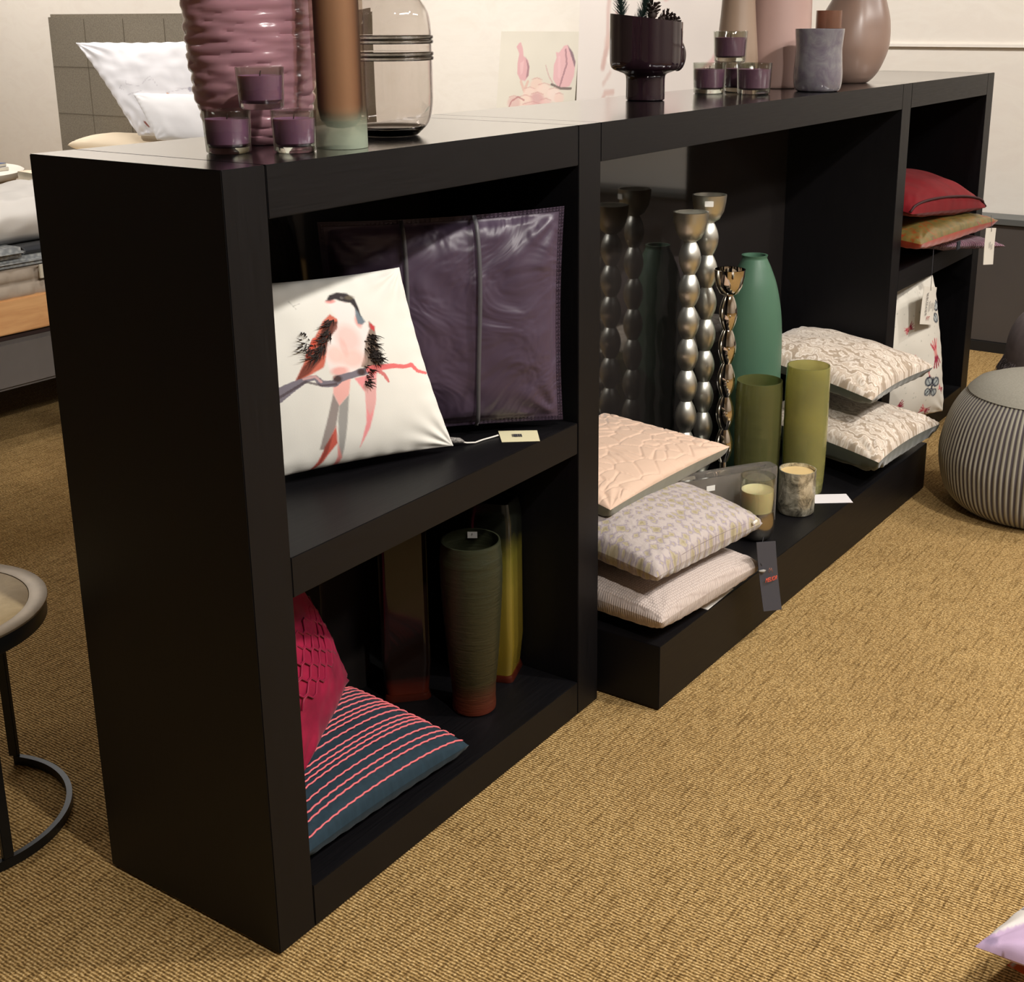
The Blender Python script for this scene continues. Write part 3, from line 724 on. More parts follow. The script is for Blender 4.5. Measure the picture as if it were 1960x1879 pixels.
# vases
OLV = G('olive_frosted_glass'); OLV.set(Roughness=.35, IOR=1.35, Transmission_Weight=.45)
sep = OLV.n('SeparateXYZ'); OLV.l(OLV.coord(), sep.inputs[0])
mr = OLV.math('DIVIDE', sep.outputs['Z'], .36)
OLV.base(OLV.ramp(mr, [(.0, c3((112, 48, 30))), (.10, c3((96, 52, 34))), (.20, c3((66, 60, 38))), (1, c3((62, 66, 48)))]))
wv = OLV.noise(OLV.coord('Object', (1, 1, 7)), 14, 4, .6, .5); OLV.bump(wv, .35, .006)
pr = smoothprof([(.036, 0), (.0415, .002), (.043, .01), (.0435, .05), (.051, .13), (.0585, .25), (.0600, .31), (.0585, .338), (.0565, .357)], 80)
c = (.652, .118, ZB)
e = empty('olive_vase', c)
lathe('glass_body', c, [(0, 0)]+pr+[(x-.003, z) for x, z in reversed(pr) if z > .03]+[(0, .03)], OLV.m, e, 72, lambda a, z, r: r*(1+.004*math.sin(z*240+1.5*math.sin(a))))
# sticker on the far inside wall
ang = math.atan2(.55, .83)
sp = Vector((c[0]+.0515*math.cos(ang), c[1]+.0515*math.sin(ang), ZB+.338)); tx = Vector((math.sin(ang), -math.cos(ang), 0))
card('sticker', [sp-tx*.0095, sp+tx*.0095, sp+tx*.0095+Vector((0, 0, .013)), sp-tx*.0095+Vector((0, 0, .013))], -.0006, STK, e)
text_mesh('sticker_print', '1', .006, sp+Vector((-.0008*math.cos(ang), -.0008*math.sin(ang), .0085)), tx, (0, 0, 1), PRN, e)
tag(e, 'big frosted olive glass vase with reddish foot and a sticker inside its rim', 'vase')
def square_vase(name, c, s, h, rot, gcol, foot, label):
    e = empty(name, c)
    def sq(a, z, r):
        a = a-rot; k = 1/max(abs(math.cos(a)), abs(math.sin(a))); return r*min(k, 1.30)
    lathe('glass_body', c, [(0, .014), (s*.86, .014), (s*.9, .03), (s, .08), (s, h*.9), (s*.85, h), (s*.78, h), (s*.9, h*.9), (s*.88, .06), (0, .05)], gcol, e, 64, sq)
    lathe('glass_foot', c, [(0, 0), (s*.95, 0), (s*.97, .003), (s*.90, .0136), (0, .0136)], foot, e, 64, sq)
    tag(e, label, 'vase')
AMF = glass('red_amber_foot', (96, 38, 24), .2, 1.4, .6)
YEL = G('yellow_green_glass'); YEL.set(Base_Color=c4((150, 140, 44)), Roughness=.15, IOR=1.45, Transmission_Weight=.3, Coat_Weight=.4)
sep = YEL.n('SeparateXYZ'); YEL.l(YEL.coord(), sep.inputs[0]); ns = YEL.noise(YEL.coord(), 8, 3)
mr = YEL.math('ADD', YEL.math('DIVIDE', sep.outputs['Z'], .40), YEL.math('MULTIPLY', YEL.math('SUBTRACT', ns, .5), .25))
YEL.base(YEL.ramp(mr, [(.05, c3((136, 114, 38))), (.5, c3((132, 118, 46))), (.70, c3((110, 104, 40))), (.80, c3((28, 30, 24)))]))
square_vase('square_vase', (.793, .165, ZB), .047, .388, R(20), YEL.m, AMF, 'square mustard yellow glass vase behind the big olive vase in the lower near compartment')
BRN = glass('smoky_brown_glass', (44, 28, 22), .1, 1.45, .5)
def darkfoot():
    g = G('brown_glass_amber_base'); g.set(Roughness=.1, IOR=1.45, Transmission_Weight=.5)
    sep = g.n('SeparateXYZ'); g.l(g.coord(), sep.inputs[0])
    g.base(g.ramp(g.math('DIVIDE', sep.outputs['Z'], .36), [(.0, c3((128, 50, 28))), (.09, c3((104, 38, 24))), (.15, c3((40, 26, 20))), (1, c3((40, 28, 22)))])); return g.m
square_vase('brown_vase', (.628, .272, ZB), .048, .42, R(45), darkfoot(), AMF, 'tall dark brown glass vase with amber foot behind the striped cushion')

# ================================================================== MIDDLE BAY
PZ = .148
MET = G('brushed_aluminium'); MET.set(Base_Color=c4((216, 216, 208)), Metallic=1, Roughness=.36, Anisotropic=.5)
MET.bump(MET.noise(MET.coord('Object', (1, 1, 60)), 30, 2), .06, .0005)
CHR = plain('polished_chrome', (214, 206, 196), .04, 1)
def stick(name, x, y, zc, rc, beads, rb, mat, label, zfoot):
    c = (x, y, PZ); e = empty(name, c)
    ztop, zcup = zc[0]-PZ, zc[1]-PZ
    hc = ztop-zcup
    lathe('candle_cup', c, [(0, zcup), (rb*.55, zcup), (rc*.62, zcup+hc*.12), (rc*.86, zcup+hc*.40), (rc*.97, zcup+hc*.75), (rc, ztop), (rc-.002, ztop+.0006), (rc-.004, ztop), (rc*.88, zcup+hc*.7), (rc*.70, zcup+hc*.35), (0, zcup+hc*.25)], mat, e, 56)
    n = len(beads)-1
    for i in range(n):
        a, b = beads[i]-PZ, beads[i+1]-PZ; pr = []
        for k in range(13):
            f = k/12; pr.append((max(rb*(.50+.50*math.sin(math.pi*f)**.9), .001), b+(a-b)*f))
        lathe('bead', c, pr, mat, e, 40)
    zb = beads[-1]-PZ
    lathe('foot', c, [(0, 0), (rc*1.05, 0), (rc*1.08, .004), (rc*.9, .008), (rb*.45, .018), (rb*.36, zb), (0, zb)], mat, e, 48)
    tag(e, label, 'candlestick', 'bead candlesticks in the middle bay'); return e
def beadlist(z0, z1, first, ratio=1.0):
    out = [first]; st = z1
    while out[-1]-st > PZ+.02: out.append(out[-1]-st)
    return out
e1 = stick('candlestick', 1.74, .235, (.9159, .8402), .045, beadlist(0, .0845, .8402), .0285, MET.m, 'middle-height brushed metal candlestick of stacked beads, left of the other two', 0)
e2 = stick('candlestick', 1.85, .240, (.9468, .8748), .045, beadlist(0, .0860, .8748), .0270, MET.m, 'tallest brushed metal candlestick with a sticker on its cup, in the middle bay', 0)
sp = Vector((1.85, .24, .935)); a = math.atan2(-1.5, -2.98); nn = Vector((math.cos(a), math.sin(a), 0)); tx = Vector((-nn.y, nn.x, 0)); b0 = sp+nn*.0455
card('sticker', [b0+tx*-.011-nn*0+Vector((0, 0, -.014)), b0+tx*.011+Vector((0, 0, -.014)), b0+tx*.011, b0-tx*.011], .0006, STK, e2)
e3 = stick('candlestick', 1.80, .150, (.768, .6985), .0400, beadlist(0, .0900, .6985), .0235, CHR, 'shortest candlestick, mirror polished, of stacked beads in front of the green bottle vase', 0)

GRN = G('frosted_green_glass'); GRN.set(Base_Color=c4((84, 120, 98)), Roughness=.42, IOR=1.35, Transmission_Weight=.25, Subsurface_Weight=0)
GRN.bump(GRN.noise(GRN.coord(), 30, 3), .08, .002)
pr = smoothprof([(.060, 0), (.072, .004), (.080, .05), (.0845, .15), (.0850, .26), (.0840, .38), (.078, .46), (.064, .53), (.048, .575), (.0375, .598), (.034, .606), (.036, .614)], 90)
tag(lathe('bottle_vase', (2.055, .200, PZ), [(0, 0)]+pr+[(.030, .614), (.028, .59), (.05, .54), (.07, .44), (.078, .2), (.06, .03), (0, .02)], GRN.m, None, 80), 'tall frosted green bottle shaped vase in the middle bay', 'vase')
def olive_cyl(name, rgb): 
    g = G(name); g.set(Base_Color=c4(rgb), Roughness=.16, IOR=1.4, Transmission_Weight=.75)
    g.bump(g.noise(g.coord('Object', (1, 1, 8)), 10, 3, .5, .4), .3, .005); return g.m
def cylv(c, r, h, mat, label, st=False):
    pr = [(r*.86, 0), (r*.90, .002), (r*.96, .04), (r, .12), (r*1.01, h*.6), (r*1.0, h*.88), (r*.97, h)]
    pr = smoothprof(pr, 50)
    tag(lathe('cylinder_vase', c, [(0, 0)]+pr+[(x-.0028, z) for x, z in reversed(pr) if z > .02]+[(0, .02)], mat, None, 72, lambda a, z, rr: rr*(1+.003*math.sin(z*170))), label, 'vase', 'olive glass cylinders')
cylv((1.922, .109, PZ), .0625, .303, olive_cyl('dark_olive_glass', (150, 150, 96)), 'shorter dark olive glass cylinder in front of the green bottle vase')
cylv((1.966, -.010, PZ), .0580, .352, olive_cyl('light_olive_glass', (198, 194, 126)), 'taller lighter olive glass cylinder beside the patterned cushions')

# clear block vase with long oval opening
def blockvase():
    A = Vector((1.43, .155)); B = Vector((1.725, -.030)); d = (B-A).normalized(); nn = Vector((-d.y, d.x)); L_ = (B-A).length; hw = .028
    def ring(l, w_, z, n=48):
        out = []
        for k in range(n):
            a = 2*math.pi*k/n; cx, sx = math.cos(a), math.sin(a); ex = .35
            x = L_/2*l*math.copysign(abs(cx)**ex, cx); y = hw*w_*math.copysign(abs(sx)**ex, sx)
            p = (A+B)/2+d*x+nn*y; out.append((p.x, p.y, PZ+z))
        return out
    def ring2(l, w_, z, n=48):
        out = []
        for k in range(n):
            a = 2*math.pi*k/n; p = (A+B)/2+d*(L_/2*l*math.cos(a))+nn*(hw*w_*math.sin(a)); out.append((p.x, p.y, PZ+z))
        return out
    R_ = [ring(.97, .92, 0), ring(1, 1, .004), ring(1, 1, .147), ring(.985, .93, .151), ring2(.86, .70, .151), ring2(.83, .60, .146), ring2(.78, .50, .05), ring2(.6, .3, .03)]
    V = [v for r_ in R_ for v in r_]; n = 48; Fc = [tuple(range(n))[::-1]]
    for i in range(len(R_)-1):
        for k in range(n): Fc.append((i*n+k, i*n+(k+1) % n, (i+1)*n+(k+1) % n, (i+1)*n+k))
    Fc.append(tuple(range((len(R_)-1)*n, len(R_)*n)))
    e = empty('block_vase', ((A.x+B.x)/2, (A.y+B.y)/2, PZ))
    bm = bmesh.new(); vs = [bm.verts.new(v) for v in V]
    for f in Fc: bm.faces.new([vs[i] for i in f])
    o = bm_obj('glass_body', bm, glass('block_glass', (226, 218, 208), .03, 1.4, .88), e, ((A.x+B.x)/2, (A.y+B.y)/2, PZ), True); o.data.set_sharp_from_angle(angle=R(35))
    p = A.lerp(B, .38); fr = -nn*(hw+.0006) if (nn.y > 0) else nn*(hw+.0006)
    s0 = Vector((p.x+fr.x, p.y+fr.y, PZ+.118)); dd = Vector((d.x, d.y, 0))
    card('sticker', [s0, s0+dd*.024, s0+dd*.024+Vector((0, 0, .014)), s0+Vector((0, 0, .014))], .0006, STK, e)
    tag(e, 'long narrow clear glass block vase with oval opening on the plinth', 'vase')
blockvase()
# silver leaf candle
c = (1.806, -.060, PZ); e = empty('candle', c)
g = G('crackled_silver_leaf'); vn = g.n('TexVoronoi', Scale=45, _feature='F1'); g.l(g.coord('Object', (1, 1, .7)), vn.inputs['Vector'])
nf = g.noise(g.coord(), 26, 5, .7, 1); g.base(g.ramp(nf, [(.35, c3((96, 92, 80))), (.5, c3((186, 180, 160))), (.62, c3((228, 224, 206)))]))
g.set(Metallic=.6, Roughness=.32); g.bump(vn.outputs['Distance'], .5, .006)
lathe('silver_cup', c, [(0, 0), (.0425, 0), (.0465, .004), (.0475, .03), (.0475, .118), (.0450, .118), (.0445, .1075), (0, .1075)], g.m, e, 64, lambda a, z, r: r*(1+.01*math.sin(5*a+z*60)))
lathe('wax', c, [(0, .1078), (.0435, .1078), (.0435, .1095), (0, .1098)], plain('honey_wax', (214, 186, 132), .5), e, 40)
tag(e, 'silver leaf candle cup with crackled finish beside the clear block vase', 'candle')
# tealight holder
c = (1.590, -.047, PZ); e = empty('tealight_holder', c)
g = G('brushed_pewter'); g.set(Base_Color=c4((172, 166, 156)), Metallic=1, Roughness=.2)
lathe('metal_base', c, [(0, 0), (.026, 0), (.036, .006), (.0435, .022), (.0455, .042), (.0425, .068), (.041, .0745), (.037, .0745), (.037, .060), (0, .060)], g.m, e, 56)
lathe('glass_cup', c, [(.0375, .0612), (.0405, .0750), (.0425, .10), (.0425, .162), (.0400, .162), (.0400, .10), (.0385, .078), (.0365, .0625)], CUP, e, 56)
lathe('wax', c, [(0, .0610), (.0355, .0630), (.0382, .079), (.0395, .10), (.0395, .127), (.030, .124), (0, .123)], WAXC, e, 40)
tag(e, 'tealight holder with cream candle in glass over a rounded metal base', 'candle holder')
# cards on the plinth
tag(card('paper_slip', [(1.885, -.081, PZ+.0005), (1.946, -.163, PZ+.0005), (1.997, -.124, PZ+.0005), (1.942, -.050, PZ+.0005)], .0007, plain('white_paper', (226, 222, 224), .7)), 'small white paper slip lying on the plinth beside the silver candle', 'card')
tag(card('paper_slip', [(1.16, -.135, PZ+.0005), (1.288, -.1345, PZ+.0005), (1.288, -.092, PZ+.0005), (1.16, -.09, PZ+.0005)], .0007, plain('white_paper_b', (226, 224, 218), .7)), 'white paper slip peeking out under the beige woven cushion', 'card')

# stack of three cushions, left of the bay
def weave_mat():
    g = G('beige_basket_weave'); v = g.coord('UV', (1, 1, 1), (0, 0, R(3)))
    vv = g.n('TexVoronoi', Scale=165, Randomness=.2, _distance='CHEBYCHEV'); g.l(v, vv.inputs['Vector'])
    g.base(g.ramp(vv.outputs['Distance'], [(.15, c3((204, 190, 182))), (.75, c3((158, 142, 134)))]))
    g.set(Roughness=.9, Specular_IOR_Level=.2, Sheen_Weight=.2)
    g.bump(g.math('SUBTRACT', 1., vv.outputs['Distance']), .8, .003); return g.m
WEV = weave_mat()
qa = [(.950, -.136, .205), (1.318, -.186, .210), (1.345, .20, .21), (.975, .22, .21)]
o = cushion('woven_cushion', qa, .046, [WEV, WEV], 50, .035, .052, .003, 21, 0, True, wscale=9, power=.30, pb=.24)
def rail(e, q, T_, name, mat, r, u0, u1, v_, pinch, side=1, dz=0):
    pts = [cpoint(q, T_, u0+(u1-u0)*i/24, v_, pinch, side=side)+Vector((0, 0, dz)) for i in range(25)]
    return tube(name, pts, r, mat, e, 6)
rail(o, qa, .046, 'seam_cord', plain('beige_thread', (150, 136, 128), .9), .0015, -.9, .98, -.955, .035)
tag(o, 'beige basket weave cushion at the bottom of the near stack on the plinth', 'cushion')
def hound():
    g = G('lilac_houndstooth_velvet'); v = g.coord('UV')
    ck = g.n('TexVoronoi', Scale=46, Randomness=.5, _distance='MANHATTAN'); g.l(v, ck.inputs['Vector'])
    nf = g.noise(v, 70, 4, .7, .6)
    k = g.math('MULTIPLY', g.math('ADD', ck.outputs['Distance'], g.math('MULTIPLY', nf, 1.3)), .62)
    g.base(g.ramp(k, [(.50, c3((154, 143, 114))), (.70, c3((178, 166, 142))), (.78, c3((152, 141, 150))), (.92, c3((184, 173, 168)))]))
    g.set(Roughness=.8, Specular_IOR_Level=.2, Sheen_Weight=.5, Sheen_Roughness=.3); g.bump(k, .5, .004); return g.m
HND = hound()
qh = [(.955, -.120, .300), (1.335, -.178, .302), (1.385, .165, .335), (.985, .225, .330)]
o = cushion('houndstooth_cushion', qh, .062, [HND, HND], 50, .045, .042, .004, 33, 0, True, wscale=11, power=.33, pb=.24)
rail(o, qh, .062, 'zip', plain('lilac_grey_zip', (150, 138, 136), .7), .0014, -.75, .9, -.975, .045)
p = cpoint(qh, .062, .86, -.985, .045)
box('zip_pull', (p.x-.014, p.y-.004, p.z-.001), (p.x+.006, p.y, p.z+.005), plain('white_zip_pull', (236, 232, 224), .4), o, .0008)
tag(o, 'lilac and sand houndstooth patterned cushion, middle of the near stack on the plinth', 'cushion')
# quilted peach cushion
pts2 = rng.uniform(0, .47, (190, 2))
def quilt(X, Y):
    sh = X.shape; A = np.stack([X.ravel(), Y.ravel()], 1); d = np.sort(np.linalg.norm(A[:, None]-pts2[None], axis=2), axis=1)
    k = (d[:, 1]-d[:, 0]); return (-.0036*np.exp(-(k/.0028)**2)).reshape(sh)
PCH = fabric('peach_quilted_satin', (214, 184, 162), .6, .4, 0, .3, .05, None, 20)
GRY = fabric('sage_grey_linen', (138, 136, 118), .85, .2, 0, .3, .1, None, 60)
qq = [(1.020, .030, .392), (1.462, -.030, .418), (1.440, .305, .450), (.985, .310, .455)]
o = cushion('quilted_cushion', qq, .030, [PCH, GRY], 60, .05, .062, .002, 41, 0, True, disp=quilt, cvn=150, wscale=9, backname='underside', pb=.22)
o.children[1]['label'] = 'sage grey linen underside'
tag(o, 'peach quilted cushion with sage grey underside on top of the near stack', 'cushion')
# navy hang tag
def orient(q): pass
q = [(1.318, -.197, .097), (1.398, -.207, .072), (1.352, -.203, .258), (1.272, -.193, .281)]
TAGM = plain('navy_card', (58, 60, 70), .6)
e = empty('hang_tag', q[0])
card('paper_card', q, -.0012, TAGM, e, .002)
tube('string', [(1.306, -.196, .270), (1.300, -.197, .285), (1.290, -.190, .235), (1.300, -.196, .215)], .0007, PRN, e, 5)
tube('knot', [(1.290, -.194, .206), (1.302, -.199, .203), (1.312, -.200, .201)], [.002, .004, .001], plain('grey_knot', (150, 146, 140), .7), e, 6)
ex = Vector(q[1])-Vector(q[0]); ey = Vector(q[3])-Vector(q[0]); nn = ex.cross(ey).normalized()
if nn.y > 0: nn = -nn
off = nn*.0045
base = Vector(q[0]).lerp(Vector(q[1]), .5)
text_mesh('tag_lettering', 'MELIOR', .0150, base+ey*.475+off, ex.normalized()+Vector((0, 0, .12)), ey, RED, e, .0002)
mm = base+ey*.60+off; up = ey.normalized(); rx = ex.normalized()
tube('tag_emblem', [mm-rx*.007-up*.006, mm-rx*.0075+up*.002, mm-rx*.004+up*.007, mm, mm+rx*.004+up*.007, mm+rx*.0075+up*.002, mm+rx*.007-up*.006], .0005, plain('copper_ink', (176, 112, 92), .5), e, 5)
tag(e, 'navy hang tag with red lettering hanging beside the beige woven cushion', 'tag')

# patterned pair on the right of the plinth
def ornate():
    g = G('ivory_baroque_jacquard'); v = g.coord('UV')
    n1 = g.noise(v, 9, 5, .55, 2.2)
    wv = g.n('TexWave', Scale=7, Distortion=11, Detail=3); wv.inputs['Detail Scale'].default_value = 3.0; g.l(v, wv.inputs['Vector'])
    k = g.math('ADD', g.math('MULTIPLY', wv.outputs['Fac'], .6), g.math('MULTIPLY', n1, .5))
    g.base(g.ramp(k, [(.28, c3((168, 150, 130))), (.42, c3((214, 200, 186))), (.62, c3((228, 218, 206))), (.75, c3((186, 166, 146))), (.9, c3((226, 216, 202)))]))
    g.set(Roughness=.6, Specular_IOR_Level=.35, Sheen_Weight=.3); g.bump(k, .3, .002); return g.m
ORN = ornate(); DGR = fabric('dark_sage_satin', (84, 88, 76), .45, .3, 0, .3, .1, None, 20)
ql = [(2.050, -.190, .235), (2.530, -.208, .220), (2.550, .24, .245), (2.200, .24, .25)]
o = cushion('jacquard_cushion', ql, .058, [ORN, DGR], 56, .07, .080, .005, 51, 0, True, wscale=11, cornerw=.035, backname='underside', pb=.28)
o.children[1]['label'] = 'dark sage satin underside'
tag(o, 'ivory baroque jacquard cushion, lower of the pair at the far end of the plinth', 'cushion', 'jacquard cushions on the plinth')
qu = [(2.165, -.120, .378), (2.620, -.145, .372), (2.600, .32, .43), (2.12, .32, .44)]
qu = [(2.165, -.120, .370), (2.575, -.160, .378), (2.575, .29, .43), (2.20, .29, .44)]
o = cushion('jacquard_cushion', qu, .070, [ORN, DGR], 56, .07, .052, .005, 57, 0, True, wscale=11, cornerw=.03, backname='underside', pb=.28)
o.children[1]['label'] = 'dark sage satin underside'
tag(o, 'ivory baroque jacquard cushion, upper of the pair at the far end of the plinth', 'cushion', 'jacquard cushions on the plinth')

# ================================================================== FAR UNIT
REDV = fabric('red_velvet', (116, 8, 20), .75, .08, 0, .3, .2, None, 20)
qr = [(2.70, -.02, .810), (3.310, -.075, .762), (3.34, .25, .825), (2.74, .28, .86)]
o = cushion('red_cushion', qr, .085, [REDV, REDV], 50, .05, .036, .006, 61, 0, True, wscale=9)
pts = [cpoint(qr, .085, -1+2*i/30, -.93, .05)+Vector((0, -.002, .004)) for i in range(31)]
tube('dark_piping', pts, .0040, plain('burgundy_piping', (52, 10, 18), .7), o, 6)
pts = [cpoint(qr, .085, .97, -1+1.0*i/12, .05)+Vector((.003, 0, .002)) for i in range(13)]
tube('dark_piping', pts, .0040, plain('burgundy_piping_b', (52, 10, 18), .7), o, 6)
tag(o, 'red velvet cushion with dark piping on top of the pile in the far unit', 'cushion')
g = G('gold_red_floral_satin'); v = g.coord('UV'); n1 = g.noise(v, 16, 5, .6, 1.5); n2 = g.noise(v, 34, 4, .6, 2)
k = g.math('ADD', g.math('MULTIPLY', n1, .7), g.math('MULTIPLY', n2, .4))
g.base(g.ramp(k, [(.40, c3((156, 52, 34))), (.46, c3((140, 82, 36))), (.52, c3((122, 104, 54))), (.60, c3((110, 98, 52))), (.66, c3((96, 88, 56))), (.74, c3((168, 60, 40)))])); g.set(Roughness=.35, Specular_IOR_Level=.6, Metallic=.25)
GOLD = g.m; ORG = fabric('orange_satin', (186, 72, 40), .5, .3, 0, .3, .1, None, 20)
qg = [(2.69, -.04, .685), (2.90, -.105, .668), (3.33, .10, .735), (2.75, .30, .745)]
qg = [(2.69, -.055, .722), (3.325, -.115, .720), (3.34, .25, .745), (2.72, .28, .745)]
o = cushion('gold_cushion', qg, .040, [GOLD, ORG], 50, .06, .046, .005, 66, 0, True, wscale=10, backname='underside', pb=.24)
o.children[1]['label'] = 'orange satin underside'
box('brand_patch', (2.845, -.122, .688), (2.875, -.118, .715), plain('navy_patch', (30, 34, 44), .6), o, .001)
tag(o, 'gold and rust floral satin cushion with orange underside, middle of the far pile', 'cushion')
g = G('mauve_ribbed_knit'); v = g.coord('UV'); wv = g.n('TexWave', Scale=26, Distortion=.6); g.l(v, wv.inputs['Vector'])
g.base(g.ramp(wv.outputs['Fac'], [(.2, c3((88, 54, 72))), (.8, c3((134, 90, 108)))])); g.set(Roughness=.9, Sheen_Weight=.3); g.bump(wv.outputs['Fac'], .8, .004)
qk = [(2.98, -.03, .672), (3.318, -.150, .635), (3.40, .22, .672), (2.98, .26, .672)]
o = cushion('ribbed_cushion', qk, .028, [g.m, g.m], 40, .05, .024, .006, 71, 0, True, wscale=14)
tag(o, 'mauve ribbed knit cushion at the bottom of the far pile, hanging over the board', 'cushion')
WT = plain('white_label_card', (226, 220, 208), .7)
def paper_label(q, s_top, lines, label, red=True):
    e = empty('hang_tag', q[0]); q = [Vector(p) for p in q]
    card('paper_card', q, -.001, WT, e, .001)
    tube('string', [s_top, (q[3]+q[2])/2+Vector((0, -.001, .0)), (q[3]+q[2])/2+Vector((0, -.002, -.012))], .0008, PRN, e, 5)
    ex = (q[1]-q[0]); ey = (q[3]-q[0]); nn = ex.cross(ey).normalized(); nn = nn if nn.y < 0 else -nn
    for (a, b, l_, s) in lines:
        o_ = q[0]+ex*a+ey*b+nn*.0028
        text_mesh('label_print', l_, s, o_, ey, -ex, PRN, e, .0001)
    if red: text_mesh('label_print', 'KYT', .018, q[0]+ex*.5+ey*.17+nn*.0028, ex, ey, plain('dark_red_ink', (170, 40, 40), .6), e, .0001)
    tag(e, label, 'tag'); return e
paper_label([(3.092, -.140, .605), (3.172, -.150, .595), (3.170, -.150, .717), (3.086, -.140, .727)], (3.15, -.135, .76), [(.45, .55, 'lllllllll', .010), (.65, .5, 'llllllll', .010)], 'white paper label hanging in front of the mauve ribbed cushion', False)
paper_label([(2.816, -.032, .446), (2.955, -.032, .416), (2.964, -.032, .540), (2.831, -.032, .566)], (2.885, -.035, .724), [(.30, .55, 'SANDER', .020), (.52, .5, 'lllllllllllll', .012), (.68, .52, 'lllllll', .012), (.84, .5, 'llllllllll', .012)], 'white paper label hanging in front of the floral butterfly cushion')
# floral butterfly cushion
cvs = Canvas(220, 220, (214, 208, 196)); cvs.mottle(.03, 8, 5)
def flower(cx, cy, s, rot=0):
    for k in range(4):
        a = rot+(k-1.5)*.33; cvs.line([(cx, cy), (cx+math.sin(a)*s, cy+math.cos(a)*s)], [.02*s/.1, .012*s/.1], (150, 44, 66))
        a += math.pi; cvs.line([(cx, cy), (cx+math.sin(a)*s*.9, cy+math.cos(a)*s*.9)], [.02*s/.1, .012*s/.1], (178, 54, 72) if k % 2 else (214, 130, 130))
    cvs.blob(cx, cy, s*.3, s*.3, (216, 150, 140), .8)
def butterfly(cx, cy, s, rot):
    for sg in (-1, 1):
        for (ox, oy, rx, ry) in ((.45, -.35, .5, .36), (.4, .35, .38, .3)):
            x, y = ox*sg*s, oy*s; X, Y = x*math.cos(rot)-y*math.sin(rot), x*math.sin(rot)+y*math.cos(rot)
            cvs.blob(cx+X, cy+Y, rx*s, ry*s, (40, 46, 62), 1, rot, .15); cvs.blob(cx+X, cy+Y, rx*s*.72, ry*s*.68, (176, 182, 180), .9, rot, .2)
            cvs.line([(cx, cy), (cx+X*1.5, cy+Y*1.5)], .008, (40, 46, 62))
    cvs.line([(cx-math.sin(rot)*-s*.6, cy-math.cos(rot)*s*.6), (cx+math.sin(rot)*-s*.6, cy+math.cos(rot)*s*.6)], .012, (36, 40, 50))
for (x, y, s, r_) in ((.20, .28, .10, .6), (.52, .30, .06, 1.9), (.56, .52, .03, .2), (.82, .52, .11, .2), (.72, .66, .03, .3), (.72, .93, .07, 1.2), (.3, .62, .08, 1), (.1, .8, .08, .4), (.4, .85, .06, 2), (.9, .8, .05, 1)): flower(x, y, s, r_)
butterfly(.84, .22, .13, .3); butterfly(.76, .76, .11, .2); butterfly(.2, .5, .09, .8)
for i in range(60):
    x, y = rng.uniform(0, 1, 2); cvs.blob(x, y, .008, .005, (150, 152, 140), .7, x*6)
qf = [(2.675, .135, .085), (3.100, -.045, .085), (3.060, .015, .560), (2.675, .170, .545)]
o = cushion('floral_cushion', qf, .070, [printed('printed_floral_cotton', .85), plain('floral_cotton_back', (206, 200, 188), .9)], 40, .03, .05, .004, 77, 0, True, cv=cvs, cvn=150, wscale=9)
pts = [cpoint(qf, .02, -.98+1.5*i/20, 1, .03) for i in range(21)]
tube('piping', pts, .0045, plain('plum_piping', (116, 60, 84), .8), o, 6).__setitem__('label', 'plum coloured piping')
tag(o, 'white cotton cushion with red flowers and blue butterflies standing in the far lower compartment', 'cushion')

# ================================================================== BED
BX0, BX1, BY0, BY1 = .70, 3.02, 2.50, 4.30
UPH = G('grey_taupe_upholstery'); v = UPH.coord('Object'); nf = UPH.noise(v, 160, 3)
UPH.base(UPH.ramp(nf, [(.3, c3((128, 119, 104))), (.7, c3((152, 143, 126)))])); UPH.set(Roughness=.9); UPH.bump(nf, .4, .001)
BASEM = plain('dark_grey_base_cloth', (96, 90, 86), .9, 0, .12, 6)
OAK = G('oiled_oak'); nf = OAK.noise(OAK.coord('Object', (1.2, 12, 9)), 3, 5, .6, .6); OAK.base(OAK.ramp(nf, [(.3, c3((196, 140, 90))), (.7, c3((222, 172, 118)))])); OAK.set(Roughness=.5)
e = empty('bed', ((BX0+BX1)/2, (BY0+BY1)/2, 0))
box('bed_base', (BX0, BY0, .205), (BX1, BY1, .370), BASEM, e, .012)
box('dark_rail', (BX0+.01, BY0+.012, .370), (BX1-.01, BY1-.012, .394), plain('dark_rail', (44, 26, 24), .6), e, .002)
box('oak_side_board', (BX0, BY0-.012, .394), (BX1, BY0+.022, .508), OAK.m, e, .004)
box('oak_side_board', (BX0, BY1-.022, .394), (BX1, BY1+.012, .508), OAK.m, e, .004)
for x in (BX0+.25, BX1-.25):
    for y in (BY0+.3, BY1-.3):
        lathe('leg', (x, y, 0), [(0, 0), (.022, 0), (.030, .205), (0, .205)], plain('black_leg', (20, 18, 18), .6), e, 16)
